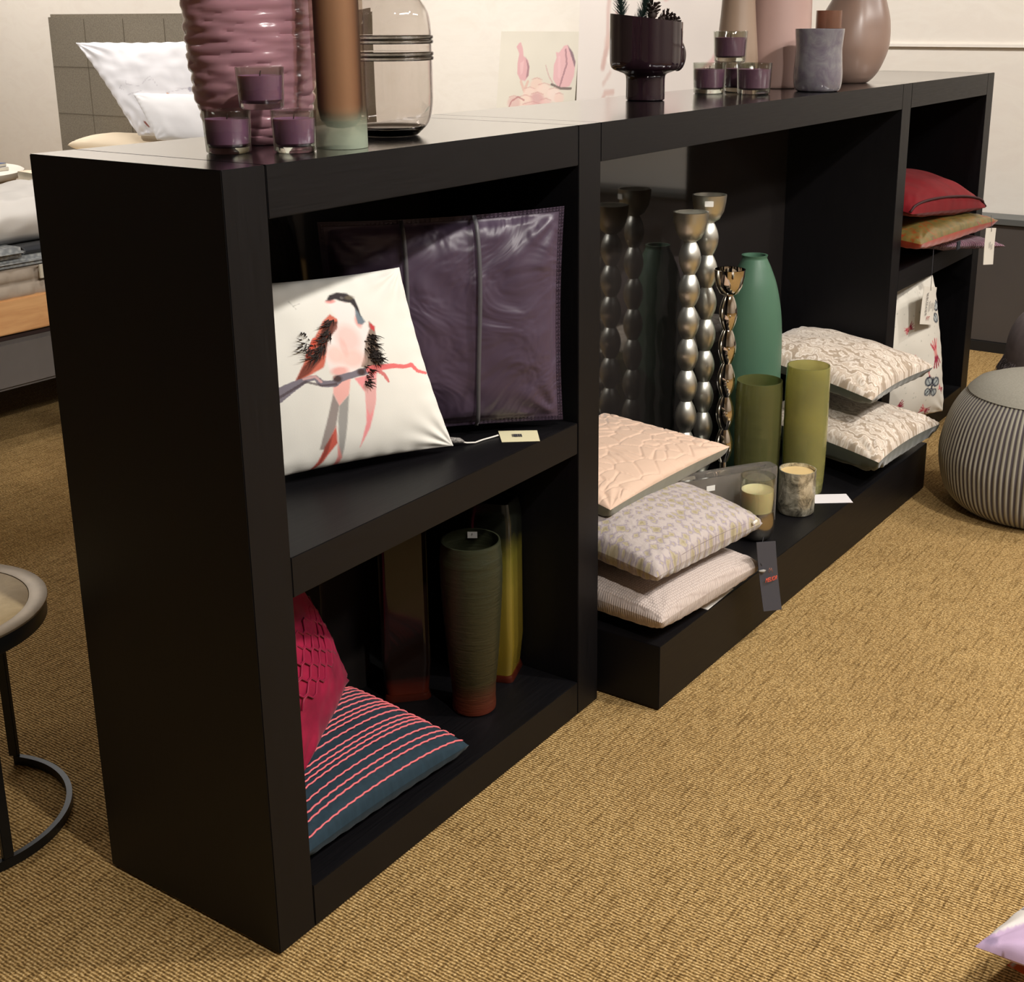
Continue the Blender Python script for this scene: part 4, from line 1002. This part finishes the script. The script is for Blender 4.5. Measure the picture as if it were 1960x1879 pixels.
# tufted mattress side
TUF = plain('tufted_mattress_cover', (172, 158, 142), .8, 0, .08, 20)
def mattress():
    V = []; Fc = []; nx, nz_ = 150, 14; z0, z1 = .500, .604
    for i in range(nz_+1):
        for j in range(nx+1):
            x = BX0+.02+(BX1-BX0-.04)*j/nx; z = z0+(z1-z0)*i/nz_
            fx = abs(math.sin(math.pi*(x-BX0)/.088)); fz = abs(math.sin(math.pi*(i/nz_)*2))
            V.append((x, BY0+.016-.020*(fx*fz)**.5, z))
    for i in range(nz_):
        for j in range(nx): k = i*(nx+1)+j; Fc.append((k, k+1, k+nx+2, k+nx+1))
    o = mesh_obj('mattress_border', V, Fc, TUF, e, (BX0, BY0, z0), True)
    md = o.modifiers.new('s', 'SOLIDIFY'); md.thickness = .01; md.offset = -1 
mattress()
box('mattress', (BX0+.02, BY0+.03, .50), (BX1-.02, BY1-.02, .606), TUF, e, .02)
box('care_label', (1.405, BY0-.018, .560), (1.450, BY0-.010, .606), plain('beige_label', (196, 188, 168), .8), e, .001)
KNT = G('grey_knit_topper'); vv = KNT.n('TexVoronoi', Scale=70); KNT.l(KNT.coord(), vv.inputs['Vector']); KNT.base(KNT.ramp(vv.outputs['Distance'], [(.1, c3((176, 178, 176))), (.7, c3((130, 134, 136)))])); KNT.set(Roughness=.95)
KNT.bump(vv.outputs['Distance'], .5, .003)
box('topper', (BX0, BY0-.012, .607), (BX1-.05, BY1, .640), KNT.m, e, .014)
tag(e, 'bed with taupe headboard, oak side boards and grey base behind the shelf', 'bed')
# headboard
hb = box('headboard', (3.02, 2.52, .12), (3.13, 4.57, 1.413), UPH.m, e, .014)
for k in range(1, 7):
    y = 2.52+k*.2929; box('seam', (3.0178, y-.0016, .14), (3.0202, y+.0016, 1.39), plain('seam_thread%d' % k, (122, 113, 98), .9), hb, 0)
for z in (1.16, .93, .70): box('seam', (3.0178, 2.55, z-.0016), (3.0202, 4.55, z+.0016), plain('seam_thread_h%d' % int(z*100), (122, 113, 98), .9), hb, 0)
# folded knit pad and dark blanket at the side
bm = bmesh.new(); addbox(bm, (BX0-.05, BY0-.03, .640), (1.362, BY0+.5, .674), .016); tag(bm_obj('knit_pad', bm, KNT.m, None, (1.0, 2.7, .64), True), 'grey knit pad with rounded corner on the bed edge', 'blanket')
def drape(name, x0, x1, z0, z1, y0, mat, seed, depth, bulge=.03, wr=.02, parent=None):
    """duvet like slab with a rounded, wrinkled near side"""
    nx, ns = 90, 46; V = []; Fc = []
    path = []
    for k in range(ns+1):
        f = k/ns
        if f < .35: a = f/.35; path.append((y0-bulge*math.sin(math.pi*a*.9), z0+(z1-z0)*a*.92))
        else: a = (f-.35)/.65; path.append((y0-bulge*math.sin(math.pi*.9)+depth*a**1.25, z1-(z1-z0)*.08*(1-a)**3))
    for j in range(nx+1):
        x = x0+(x1-x0)*j/nx
        for k, (y, z) in enumerate(path):
            p = Vector((x*5, y*5, z*9+seed)); d = noise.noise(p)*wr+noise.noise(p*2.7)*wr*.4
            top = k > ns*.3
            V.append((x, y-(0 if top else d), z+(d if top else d*.3)))
    base = len(V)
    for j in range(nx+1):
        x = x0+(x1-x0)*j/nx; V.append((x, path[-1][0], z0)); 
    for j in range(nx):
        for k in range(ns): a = j*(ns+1)+k; Fc.append((a, a+1, a+ns+2, a+ns+1))
        a = j*(ns+1)+ns; Fc.append((a, base+j, base+j+1, a+ns+1)); Fc.append((j*(ns+1), (j+1)*(ns+1), base+j+1, base+j))
    Fc.append(tuple(list(range(0, ns+1))+[base])); Fc.append(tuple([nx*(ns+1)+k for k in range(ns, -1, -1)]+[base+nx])[::-1])
    return mesh_obj(name, V, Fc, mat, parent, (x0, y0, z0), True)
BLK = fabric('dark_blanket_wool', (52, 54, 58), .95, .2)
tag(drape('dark_blanket', 1.368, 2.1, .6405, .668, BY0+.02, BLK, 3, 1.2, .02, .003), 'folded dark grey blanket between the knit pad and the duvet', 'blanket')
DUV = G('duvet_grey_low'); v = DUV.coord('Object'); sep = DUV.n('SeparateXYZ'); DUV.l(v, sep.inputs[0])
DUV.base(DUV.ramp(DUV.math('ADD', sep.outputs['Z'], DUV.math('MULTIPLY', DUV.noise(v, 5, 2), .02)), [(.022, c3((128, 128, 128))), (.040, c3((232, 228, 222)))])); DUV.set(Roughness=.85)  # grey at the bottom, turning white above
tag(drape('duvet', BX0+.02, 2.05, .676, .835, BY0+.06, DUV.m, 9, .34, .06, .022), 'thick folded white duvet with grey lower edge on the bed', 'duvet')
SHT = plain('cream_sheet', (226, 210, 184), .85); 
tag(drape('bed_sheet', 2.50, 3.0, .642, .70, BY0+.1, SHT, 5, 1.6, .05, .012), 'cream fitted sheet bulging at the head of the bed', 'bed sheet')
WHP = plain('white_pillow_cotton', (240, 238, 238), .8)
cvs = Canvas(200, 200, (238, 236, 238)); 
for i in range(18):
    x = rng.uniform(0, 1); y = rng.uniform(.45, .95); cvs.line([(x, y), (x+rng.uniform(-.1, .1), y+rng.uniform(-.03, .05)), (x+rng.uniform(-.2, .2), y+.05)], .006, (206, 202, 206), .8)
for (x, y, cc) in ((.30, .80, (196, 92, 70)), (.345, .81, (120, 100, 100)), (.56, .62, (206, 140, 96)), (.60, .64, (150, 140, 140)), (.74, .55, (170, 166, 176)), (.62, .75, (130, 120, 130)), (.22, .9, (160, 100, 90))): cvs.blob(x, y, .016, .028, cc, 1, 0, .3)
o = cushion('printed_pillow', [(2.69, 3.53, .885), (2.71, 2.95, .87), (2.92, 3.08, 1.30), (2.86, 4.14, 1.281)], .075, [printed('printed_pillow_cotton', .8)], 50, .05, .05, .010, 83, 0, False, cv=cvs, cvn=120, wscale=7, cornerw=.04)
tag(o, 'large white pillow with tiny printed figures leaning on the taupe headboard', 'pillow')
o = cushion('white_pillow', [(2.60, 3.30, .885), (2.60, 2.86, .88), (2.74, 2.92, 1.075), (2.71, 3.572, 1.068)], .055, [WHP], 44, .04, .04, .005, 87, 0, False, wscale=8, cornerw=.02)
tag(o, 'smaller plain white pillow in front of the printed pillow', 'pillow')
o = cushion('cream_pillow', [(2.58, 3.35, .812), (2.95, 3.35, .812), (2.98, 4.12, .812), (2.78, 4.18, .805)], .065, [plain('cream_cotton', (232, 214, 186), .85)], 40, .06, .05, .004, 89, 0, False, wscale=7)
tag(o, 'cream pillow lying flat under the leaning pillows', 'pillow')
# second resting place seen through the jar
e = empty('daybed', (3.85, 2.55, 0))
box('daybed_base', (3.35, 2.10, .0), (4.20, 3.1, .40), BASEM, e, .02)
box('daybed_mattress', (3.36, 2.11, .402), (4.19, 3.09, .74), plain('white_mattress', (226, 222, 216), .85), e, .05)
tag(e, 'white covered daybed behind the clear glass jar', 'bed')
GCT = fabric('grey_green_cover', (150, 156, 148), .8, .3)
tag(drape('grey_cover', 3.40, 4.15, .742, .92, 2.18, GCT, 4, .55, .05, .03), 'grey green folded cover on the daybed behind the glass jar', 'blanket')
# nightstand with books
NS = plain('white_lacquer', (226, 220, 208), .5)
c = (2.42, 4.78, 0)
e = empty('nightstand', c)
lathe('round_top', (c[0], c[1], .640), [(0, 0), (.42, 0), (.43, .012), (.43, .030), (.42, .036), (0, .036)], NS, e, 64)
box('drawer_body', (c[0]-.28, c[1]-.28, .36), (c[0]+.28, c[1]+.28, .639), NS, e, .004)
dr = box('drawer_front', (c[0]-.24, c[1]-.288, .40), (c[0]+.24, c[1]-.281, .60), NS, e, .002)
for sx in (-1, 1):
    for sy in (-1, 1): lathe('leg', (c[0]+sx*.22, c[1]+sy*.22, 0), [(0, 0), (.015, 0), (.02, .36), (0, .36)], NS, e, 12)
tag(e, 'white round topped nightstand beyond the bed', 'nightstand')
for i, (w_, rz, cc, lab) in enumerate([(.24, .1, (206, 200, 192), 'lower grey book lying on the nightstand'), (.20, .25, (90, 104, 140), 'upper book with a blue edge lying on the nightstand')]):
    o = box('book', (-w_/2, -.15, 0), (w_/2, .15, .018), plain('book_cover%d' % i, cc, .6), None, .002, (0, 0, 0)); o.location = (2.52, 4.62, .6765+i*.0185); o.rotation_euler.z = rz
    pg = box('pages', (-w_/2+.004, -.152, .003), (w_/2-.004, .147, .015), plain('pages%d' % i, (232, 226, 212), .8), None, 0, (0, 0, 0)); pg.parent = o
    tag(o, lab, 'book')

# ================================================================== CANVASES LEANING ON THE RIGHT WALL
def canvas_picture(name, y0, y1, z0, z1, lean, cv, label, nx=150):
    """printed canvas: far (left) edge y0, near edge y1"""
    xb = 4.485-lean-.03; ny = int(nx*(z1-z0)/abs(y1-y0))
    V = []; Fc = []; U = []
    for i in range(ny+1):
        for j in range(nx+1):
            a = j/nx; b = i/ny; V.append((xb+lean*b, y0+(y1-y0)*a, z0+(z1-z0)*b)); U.append((a, b))
    for i in range(ny):
        for j in range(nx): k = i*(nx+1)+j; Fc.append((k, k+nx+1, k+nx+2, k+1) if y1 > y0 else (k, k+1, k+nx+2, k+nx+1))
    U = np.array(U)
    e = empty(name, (xb, (y0+y1)/2, z0))
    mesh_obj('printed_face', V, Fc, printed(name+'_print', .8, .1, 500), e, (xb, (y0+y1)/2, z0), False, U, cv.sample(U[:, 0], U[:, 1]))
    bm = bmesh.new(); g_ = .0006
    vs = [bm.verts.new(p) for p in ((xb+g_, y0, z0), (xb+g_, y1, z0), (xb+lean+g_, y1, z1), (xb+lean+g_, y0, z1), (xb+.024, y0, z0), (xb+.024, y1, z0), (xb+lean+.024, y1, z1), (xb+lean+.024, y0, z1))]
    for f_ in ((0, 1, 2, 3), (7, 6, 5, 4), (0, 4, 5, 1), (1, 5, 6, 2), (2, 6, 7, 3), (3, 7, 4, 0)): bm.faces.new([vs[k] for k in f_])
    bm_obj('stretcher_frame', bm, plain(name+'_edge', (214, 208, 198), .8), e, (xb, (y0+y1)/2, z0))
    tag(e, label, 'picture'); return e
# small one: photo px 952..1120 wide, 60..210 high visible; coordinates below are in those pixels
def mapper(x0, y0, x1, y1): return lambda *pts: [((x-x0)/(x1-x0), (y-y0)/(y1-y0)) for x, y in pts]
cvs = Canvas(260, 330, (214, 208, 194)); cvs.mottle(.015, 6, 8)
K = mapper(332, 215, 942, 1000)   # zoomed view units
cvs.poly(K((480, 290), (495, 285), (515, 330), (520, 370), (560, 400), (576, 450), (572, 500), (548, 535), (510, 530), (482, 490), (478, 420), (488, 360), (462, 315)), (212, 168, 170))
cvs.poly(K((540, 380), (575, 440), (572, 500), (552, 520), (560, 450)), (120, 92, 100), .6)
cvs.poly(K((500, 420), (530, 400), (525, 480), (508, 500)), (222, 184, 184), .8)
cvs.poly(K((770, 345), (795, 350), (830, 305), (855, 298), (895, 345), (925, 405), (920, 500), (895, 560), (850, 572), (800, 565), (765, 520), (763, 430), (780, 380)), (218, 176, 178))
cvs.poly(K((855, 298), (900, 345), (925, 405), (922, 440), (890, 370)), (110, 92, 104), .8)
cvs.line(K((845, 330), (860, 420), (820, 560)), .02, (150, 112, 120), .7); cvs.line(K((800, 380), (810, 500)), .03, (226, 186, 188), .7)
cvs.line(K((700, 430), (730, 500), (765, 545)), .012, (200, 170, 165), .9); cvs.line(K((755, 552), (830, 578), (905, 575)), .02, (110, 96, 92), .9)
cvs.line(K((515, 540), (545, 600), (570, 540)), .03, (214, 172, 160), .7)
for (x, y, s, cc) in [(640, 560, 60, (226, 196, 182)), (590, 620, 60, (230, 204, 192)), (700, 600, 70, (232, 208, 196)), (780, 620, 60, (234, 212, 202)), (650, 660, 70, (206, 160, 160)), (560, 680, 70, (230, 206, 192)), (470, 680, 60, (212, 176, 170)), (720, 690, 60, (228, 190, 184)), (820, 640, 45, (228, 200, 188)), (620, 760, 120, (220, 180, 176)), (760, 780, 100, (228, 200, 190)), (500, 800, 90, (224, 190, 184))]:
    (cx, cy), = K((x, y)); cvs.blob(cx, cy, s/610, s/785*.9, cc, .8, 0, .35)
    cvs.line([(cx-s/900, cy-s/1300), (cx, cy-s/1000), (cx+s/900, cy-s/1300)], .008, (196, 140, 136), .5)
cvs.line(K((420, 740), (450, 670), (500, 640), (550, 660)), .014, (176, 120, 120), .8)
for x in (590, 615, 640): (cx, cy), = K((x, 715)); cvs.blob(cx, cy, .016, .012, (80, 76, 76), .8)
canvas_picture('small_canvas', 2.790, 2.305, .72, 1.322, .085, cvs, 'small canvas with two pink rosebuds above pale blossoms, leaning on the wall')
cvs = Canvas(260, 300, (226, 218, 212)); cvs.mottle(.02, 7, 9)
K = mapper(0, -600, 1960, 1700)
for (pts, w_, cc, a_) in [([(350, 0), (330, 200), (340, 420), (290, 620)], .022, (206, 176, 168), .7), ([(430, 230), (350, 430), (300, 620)], .02, (204, 172, 164), .7), ([(180, 1250), (240, 1020), (330, 810), (420, 800)], .018, (208, 178, 170), .8), ([(370, 860), (420, 1080), (470, 1180)], .016, (214, 186, 178), .7), ([(310, 740), (380, 660)], .016, (210, 186, 178), .7), ([(820, 40), (960, 110), (1080, 70), (1140, -40)], .03, (214, 160, 158), .8), ([(1370, 640), (1480, 570), (1540, 500)], .02, (214, 168, 166), .8), ([(1340, 850), (1450, 700), (1560, 640)], .05, (212, 158, 162), .7), ([(1400, 860), (1500, 780), (1620, 660)], .03, (216, 170, 170), .7), ([(1130, 1060), (1250, 1000), (1330, 1110)], .012, (218, 188, 178), .7)]:
    cvs.line(K(*pts), w_, cc, a_, .01)
for (x, y, s, cc) in [(930, -60, 180, (222, 184, 180)), (1040, -200, 200, (218, 176, 176)), (560, 1080, 150, (232, 206, 194)), (380, 1200, 70, (222, 172, 162)), (700, 1250, 160, (230, 200, 190)), (1250, 1060, 150, (230, 208, 196)), (1420, 760, 90, (216, 170, 172)), (365, 560, 40, (240, 234, 228)), (350, 430, 60, (216, 190, 180)), (300, -300, 200, (220, 184, 178)), (1500, -250, 200, (224, 196, 192))]:
    (cx, cy), = K((x, y)); cvs.blob(cx, cy, s/1960, s/2300, cc, .7, 0, .5)
canvas_picture('large_canvas', 2.285, 1.30, .45, 1.95, .10, cvs, 'large pale canvas with faint pink blossoms and stems, behind the footed vase', 170)

# low dark partition in front of the right wall
GP = plain('grey_ledge', (92, 94, 92), .5); DP = plain('charcoal_panel', (74, 68, 64), .7, 0, .08, 3)
e = empty('low_partition', (4.40, -1.6, 0))
box('panel', (4.345, -3.6, .045), (4.49, .50, .548), DP, e, .002)
box('ledge', (4.335, -3.6, .549), (4.495, .51, .575), GP, e, .002)
box('kickboard', (4.335, -3.6, .0), (4.49, .50, .044), plain('black_kickboard', (16, 15, 15), .6), e, .001)
tag(e, 'low charcoal partition with grey ledge and black kickboard along the right wall', 'partition')

# ================================================================== SIDE TABLE (left)
STEEL = plain('bronze_metal', (128, 114, 94), .4, .6, .1, 40)
DSTL = plain('black_steel', (40, 42, 44), .35, .7, .1, 40)
TT = G('patinated_cream_top'); nf = TT.noise(TT.coord(), 9, 6, .65, .8); TT.base(TT.ramp(nf, [(.3, c3((168, 142, 100))), (.6, c3((206, 184, 142))), (.8, c3((188, 164, 120)))])); TT.set(Roughness=.55)
TH = .42; tc = (-.075, .735)      # centre of table top
def arc(c, r, a0, a1, z, n=40): return [(c[0]+r*math.cos(R(a0+(a1-a0)*i/n)), c[1]+r*math.sin(R(a0+(a1-a0)*i/n)), z) for i in range(n+1)]
e = empty('side_table', (tc[0], tc[1], 0))
RT = .197
lathe('rim_skirt', (tc[0], tc[1], TH-.034), [(RT-.030, 0), (RT-.004, 0), (RT-.003, .001), (RT-.003, .0295), (RT-.030, .0295)], DSTL, e, 80)
lathe('rim', (tc[0], tc[1], TH-.0044), [(RT-.030, .0002), (RT-.0005, .0002), (RT, .0008), (RT, .0038), (RT-.0008, .0044), (RT-.030, .0044), (RT-.030, .0002)], STEEL, e, 80, None, False)
lathe('table_top', (tc[0], tc[1], TH-.0252), [(0, 0), (RT-.0315, 0), (RT-.0305, .001), (RT-.0305, .0235), (RT-.0315, .0245), (0, .0245)], TT.m, e, 80)
bc = tc
def bar_path(name, pts, w_, h_, mat, parent):
    bm = bmesh.new(); P_ = [Vector(p) for p in pts]; rings = []
    for i, p in enumerate(P_):
        d = (P_[min(i+1, len(P_)-1)]-P_[max(i-1, 0)]).normalized(); side = d.cross(Vector((0, 0, 1))).normalized()*w_/2; up = Vector((0, 0, h_))
        rings.append([bm.verts.new(x) for x in (p-side, p+side, p+side+up, p-side+up)])
    for a, b in zip(rings, rings[1:]):
        for k in range(4): bm.faces.new((a[k], a[(k+1) % 4], b[(k+1) % 4], b[k]))
    bm.faces.new(rings[0][::-1]); bm.faces.new(rings[-1]); return bm_obj(name, bm, mat, parent, pts[0])
bar_path('base_ring', arc(bc, .192, 25, -215, .001, 70), .010, .018, DSTL, e)
for dg in (25, -97, -214):
    a = R(dg); p = Vector((tc[0]+.192*math.cos(a), tc[1]+.192*math.sin(a), .019)); bm = bmesh.new(); addbox(bm, (-.005, -.009, 0), (.005, .009, TH-.0535), .001)
    bmesh.ops.rotate(bm, verts=bm.verts, matrix=Matrix.Rotation(a, 3, 'Z')); bmesh.ops.translate(bm, verts=bm.verts, vec=p); bm_obj('leg', bm, DSTL, e, p)
tag(e, 'small round side table with cream top, metal rim and open curved base', 'table')
SIDE = e

# ================================================================== POUFS (right)
def pouf(name, c, r, h, label):
    e = empty(name, c)
    g = G('ribbed_knit_stripe'); tc_ = g.n('TexCoord'); sp_ = g.n('SeparateXYZ'); g.l(tc_.outputs['Object'], sp_.inputs[0])
    an = g.math('ARCTAN2', sp_.outputs['Y'], sp_.outputs['X'])
    s = g.math('SINE', g.math('MULTIPLY', an, 104.)); fac = g.math('ADD', g.math('MULTIPLY', s, .5), .5)
    g.base(g.ramp(fac, [(.30, c3((74, 66, 70))), (.55, c3((150, 146, 132)))])); g.set(Roughness=.9, Sheen_Weight=.2)
    prof = smoothprof([(.001, h*.985), (r*.30, h), (r*.52, h*.985), (r*.74, h*.90), (r*.90, h*.74), (r*.99, h*.52), (r, h*.36), (r*.93, h*.15), (r*.78, h*.03), (r*.6, 0), (.001, 0)], 60)[::-1]
    prof = [(max(a, 0), b) for a, b in prof]
    o = lathe('ribbed_cover', c, prof, g.m, e, 832, lambda a, z, rr: rr*(1+.009*math.sin(104*a)*min(1, (rr/r)**2)))
    lathe('smooth_cap', (c[0], c[1], c[2]+h*.90), [(0, h*.113), (r*.3, h*.113), (r*.50, h*.102), (r*.68, h*.055), (r*.76, h*.0), (r*.72, h*-.01), (0, 0)][::-1], plain('cap_knit', (142, 138, 126), .9, 0, .1, 200, .4, 500), e, 64)
    tag(e, label, 'pouf'); return e
pouf('striped_pouf', (2.57, -.48, 0), .270, .390, 'round grey pouf with fine vertical knit ribs on the carpet at right')
SH = plain('shaggy_brown_fur', (92, 82, 82), .95, 0, .15, 30)
c = (3.34, -.43, 0)
e = empty('shaggy_pouf', c)
lathe('cover', c, smoothprof([(.001, 0), (.20, 0), (.24, .06), (.25, .2), (.235, .36), (.16, .44), (.001, .46)], 40), SH, e, 64)
bm = bmesh.new()
for i in range(5200):
    a = random.uniform(1.4, 4.9); f = random.random(); z = .02+.43*f; rr = .25*math.sin(math.pi*min(.95, max(.18, f*.75+.18)))
    p = Vector((c[0]+rr*math.cos(a), c[1]+rr*math.sin(a), z)); o_ = Vector((math.cos(a), math.sin(a), .1))
    tube_bm(bm, [p, p+o_*.018+Vector((0, 0, -.012)), p+o_*.024+Vector((random.uniform(-.01, .01), random.uniform(-.01, .01), -.04))], [.0022, .0018, .0006], 3, False)
o = bm_obj('fur', bm, SH, e, c); o['kind'] = 'stuff'
tag(e, 'shaggy grey brown pouf behind the striped pouf at the right edge', 'pouf')

# ================================================================== CUSHIONS IN THE NEAR RIGHT CORNER
cvs = Canvas(160, 160, (226, 220, 214)); cvs.poly([(-.1, -.1), (.02, -.1), (.07, .03), (.15, .10), (.19, .2), (.17, .30), (.10, .36), (-.1, .40)], (196, 170, 200)); cvs.blob(.035, .04, .03, .03, (120, 106, 132), .7); cvs.line([(.22, .06), (.235, .03)], .008, (70, 60, 80))
cvs.line([(.55, .7), (.6, .62), (.7, .55)], .012, (70, 60, 80)); cvs.line([(.4, .85), (.5, .8)], .02, (90, 80, 110))
PR1 = printed('lilac_print_cotton', .8)
CORNER = cvs

qc = [(.395, -1.31, .150), (.79, -1.42, .150), (.84, -1.035, .150), (.452, -.919, .125)]
o = cushion('lilac_cushion', qc, .050, [PR1], 40, .05, .03, .003, 91, 0, False, cv=cvs, cvn=110, wscale=9)
tag(o, 'white cushion with a lilac printed corner, top of the pile at the lower right', 'cushion')
SGN = fabric('sage_velvet', (120, 136, 124), .8, .3)
o = cushion('sage_cushion', [(.44, -1.34, .100), (.86, -1.44, .100), (.92, -1.08, .100), (.496, -.946, .094)], .016, [SGN, SGN], 24, .05, .014, .002, 93)
tag(o, 'thin sage green cushion squeezed between the lilac and orange ones', 'cushion')
cvs = Canvas(120, 120, (196, 192, 184))
for i in range(26):
    x, y = rng.uniform(0, 1, 2); cvs.line([(x, y), (x+rng.uniform(-.2, .2), y+rng.uniform(-.2, .2)), (x+rng.uniform(-.3, .3), y+rng.uniform(-.2, .2))], .045, [(214, 96, 50), (196, 80, 44), (70, 66, 72)][i % 3])
cvs.line([(0, .0), (0, .4)], .03, (214, 96, 50)); cvs.line([(0, .0), (.4, .0)], .03, (214, 96, 50)); cvs.line([(.02, .05), (.3, .3)], .06, (214, 96, 50))
o = cushion('orange_cushion', [(.43, -1.36, .056), (.88, -1.46, .056), (.94, -1.10, .056), (.515, -.952, .064)], .024, [printed('orange_print', .8)], 30, .05, .050, .002, 95, cv=cvs, cvn=80)
tag(o, 'orange and grey patterned cushion at the bottom of the lower right pile', 'cushion')
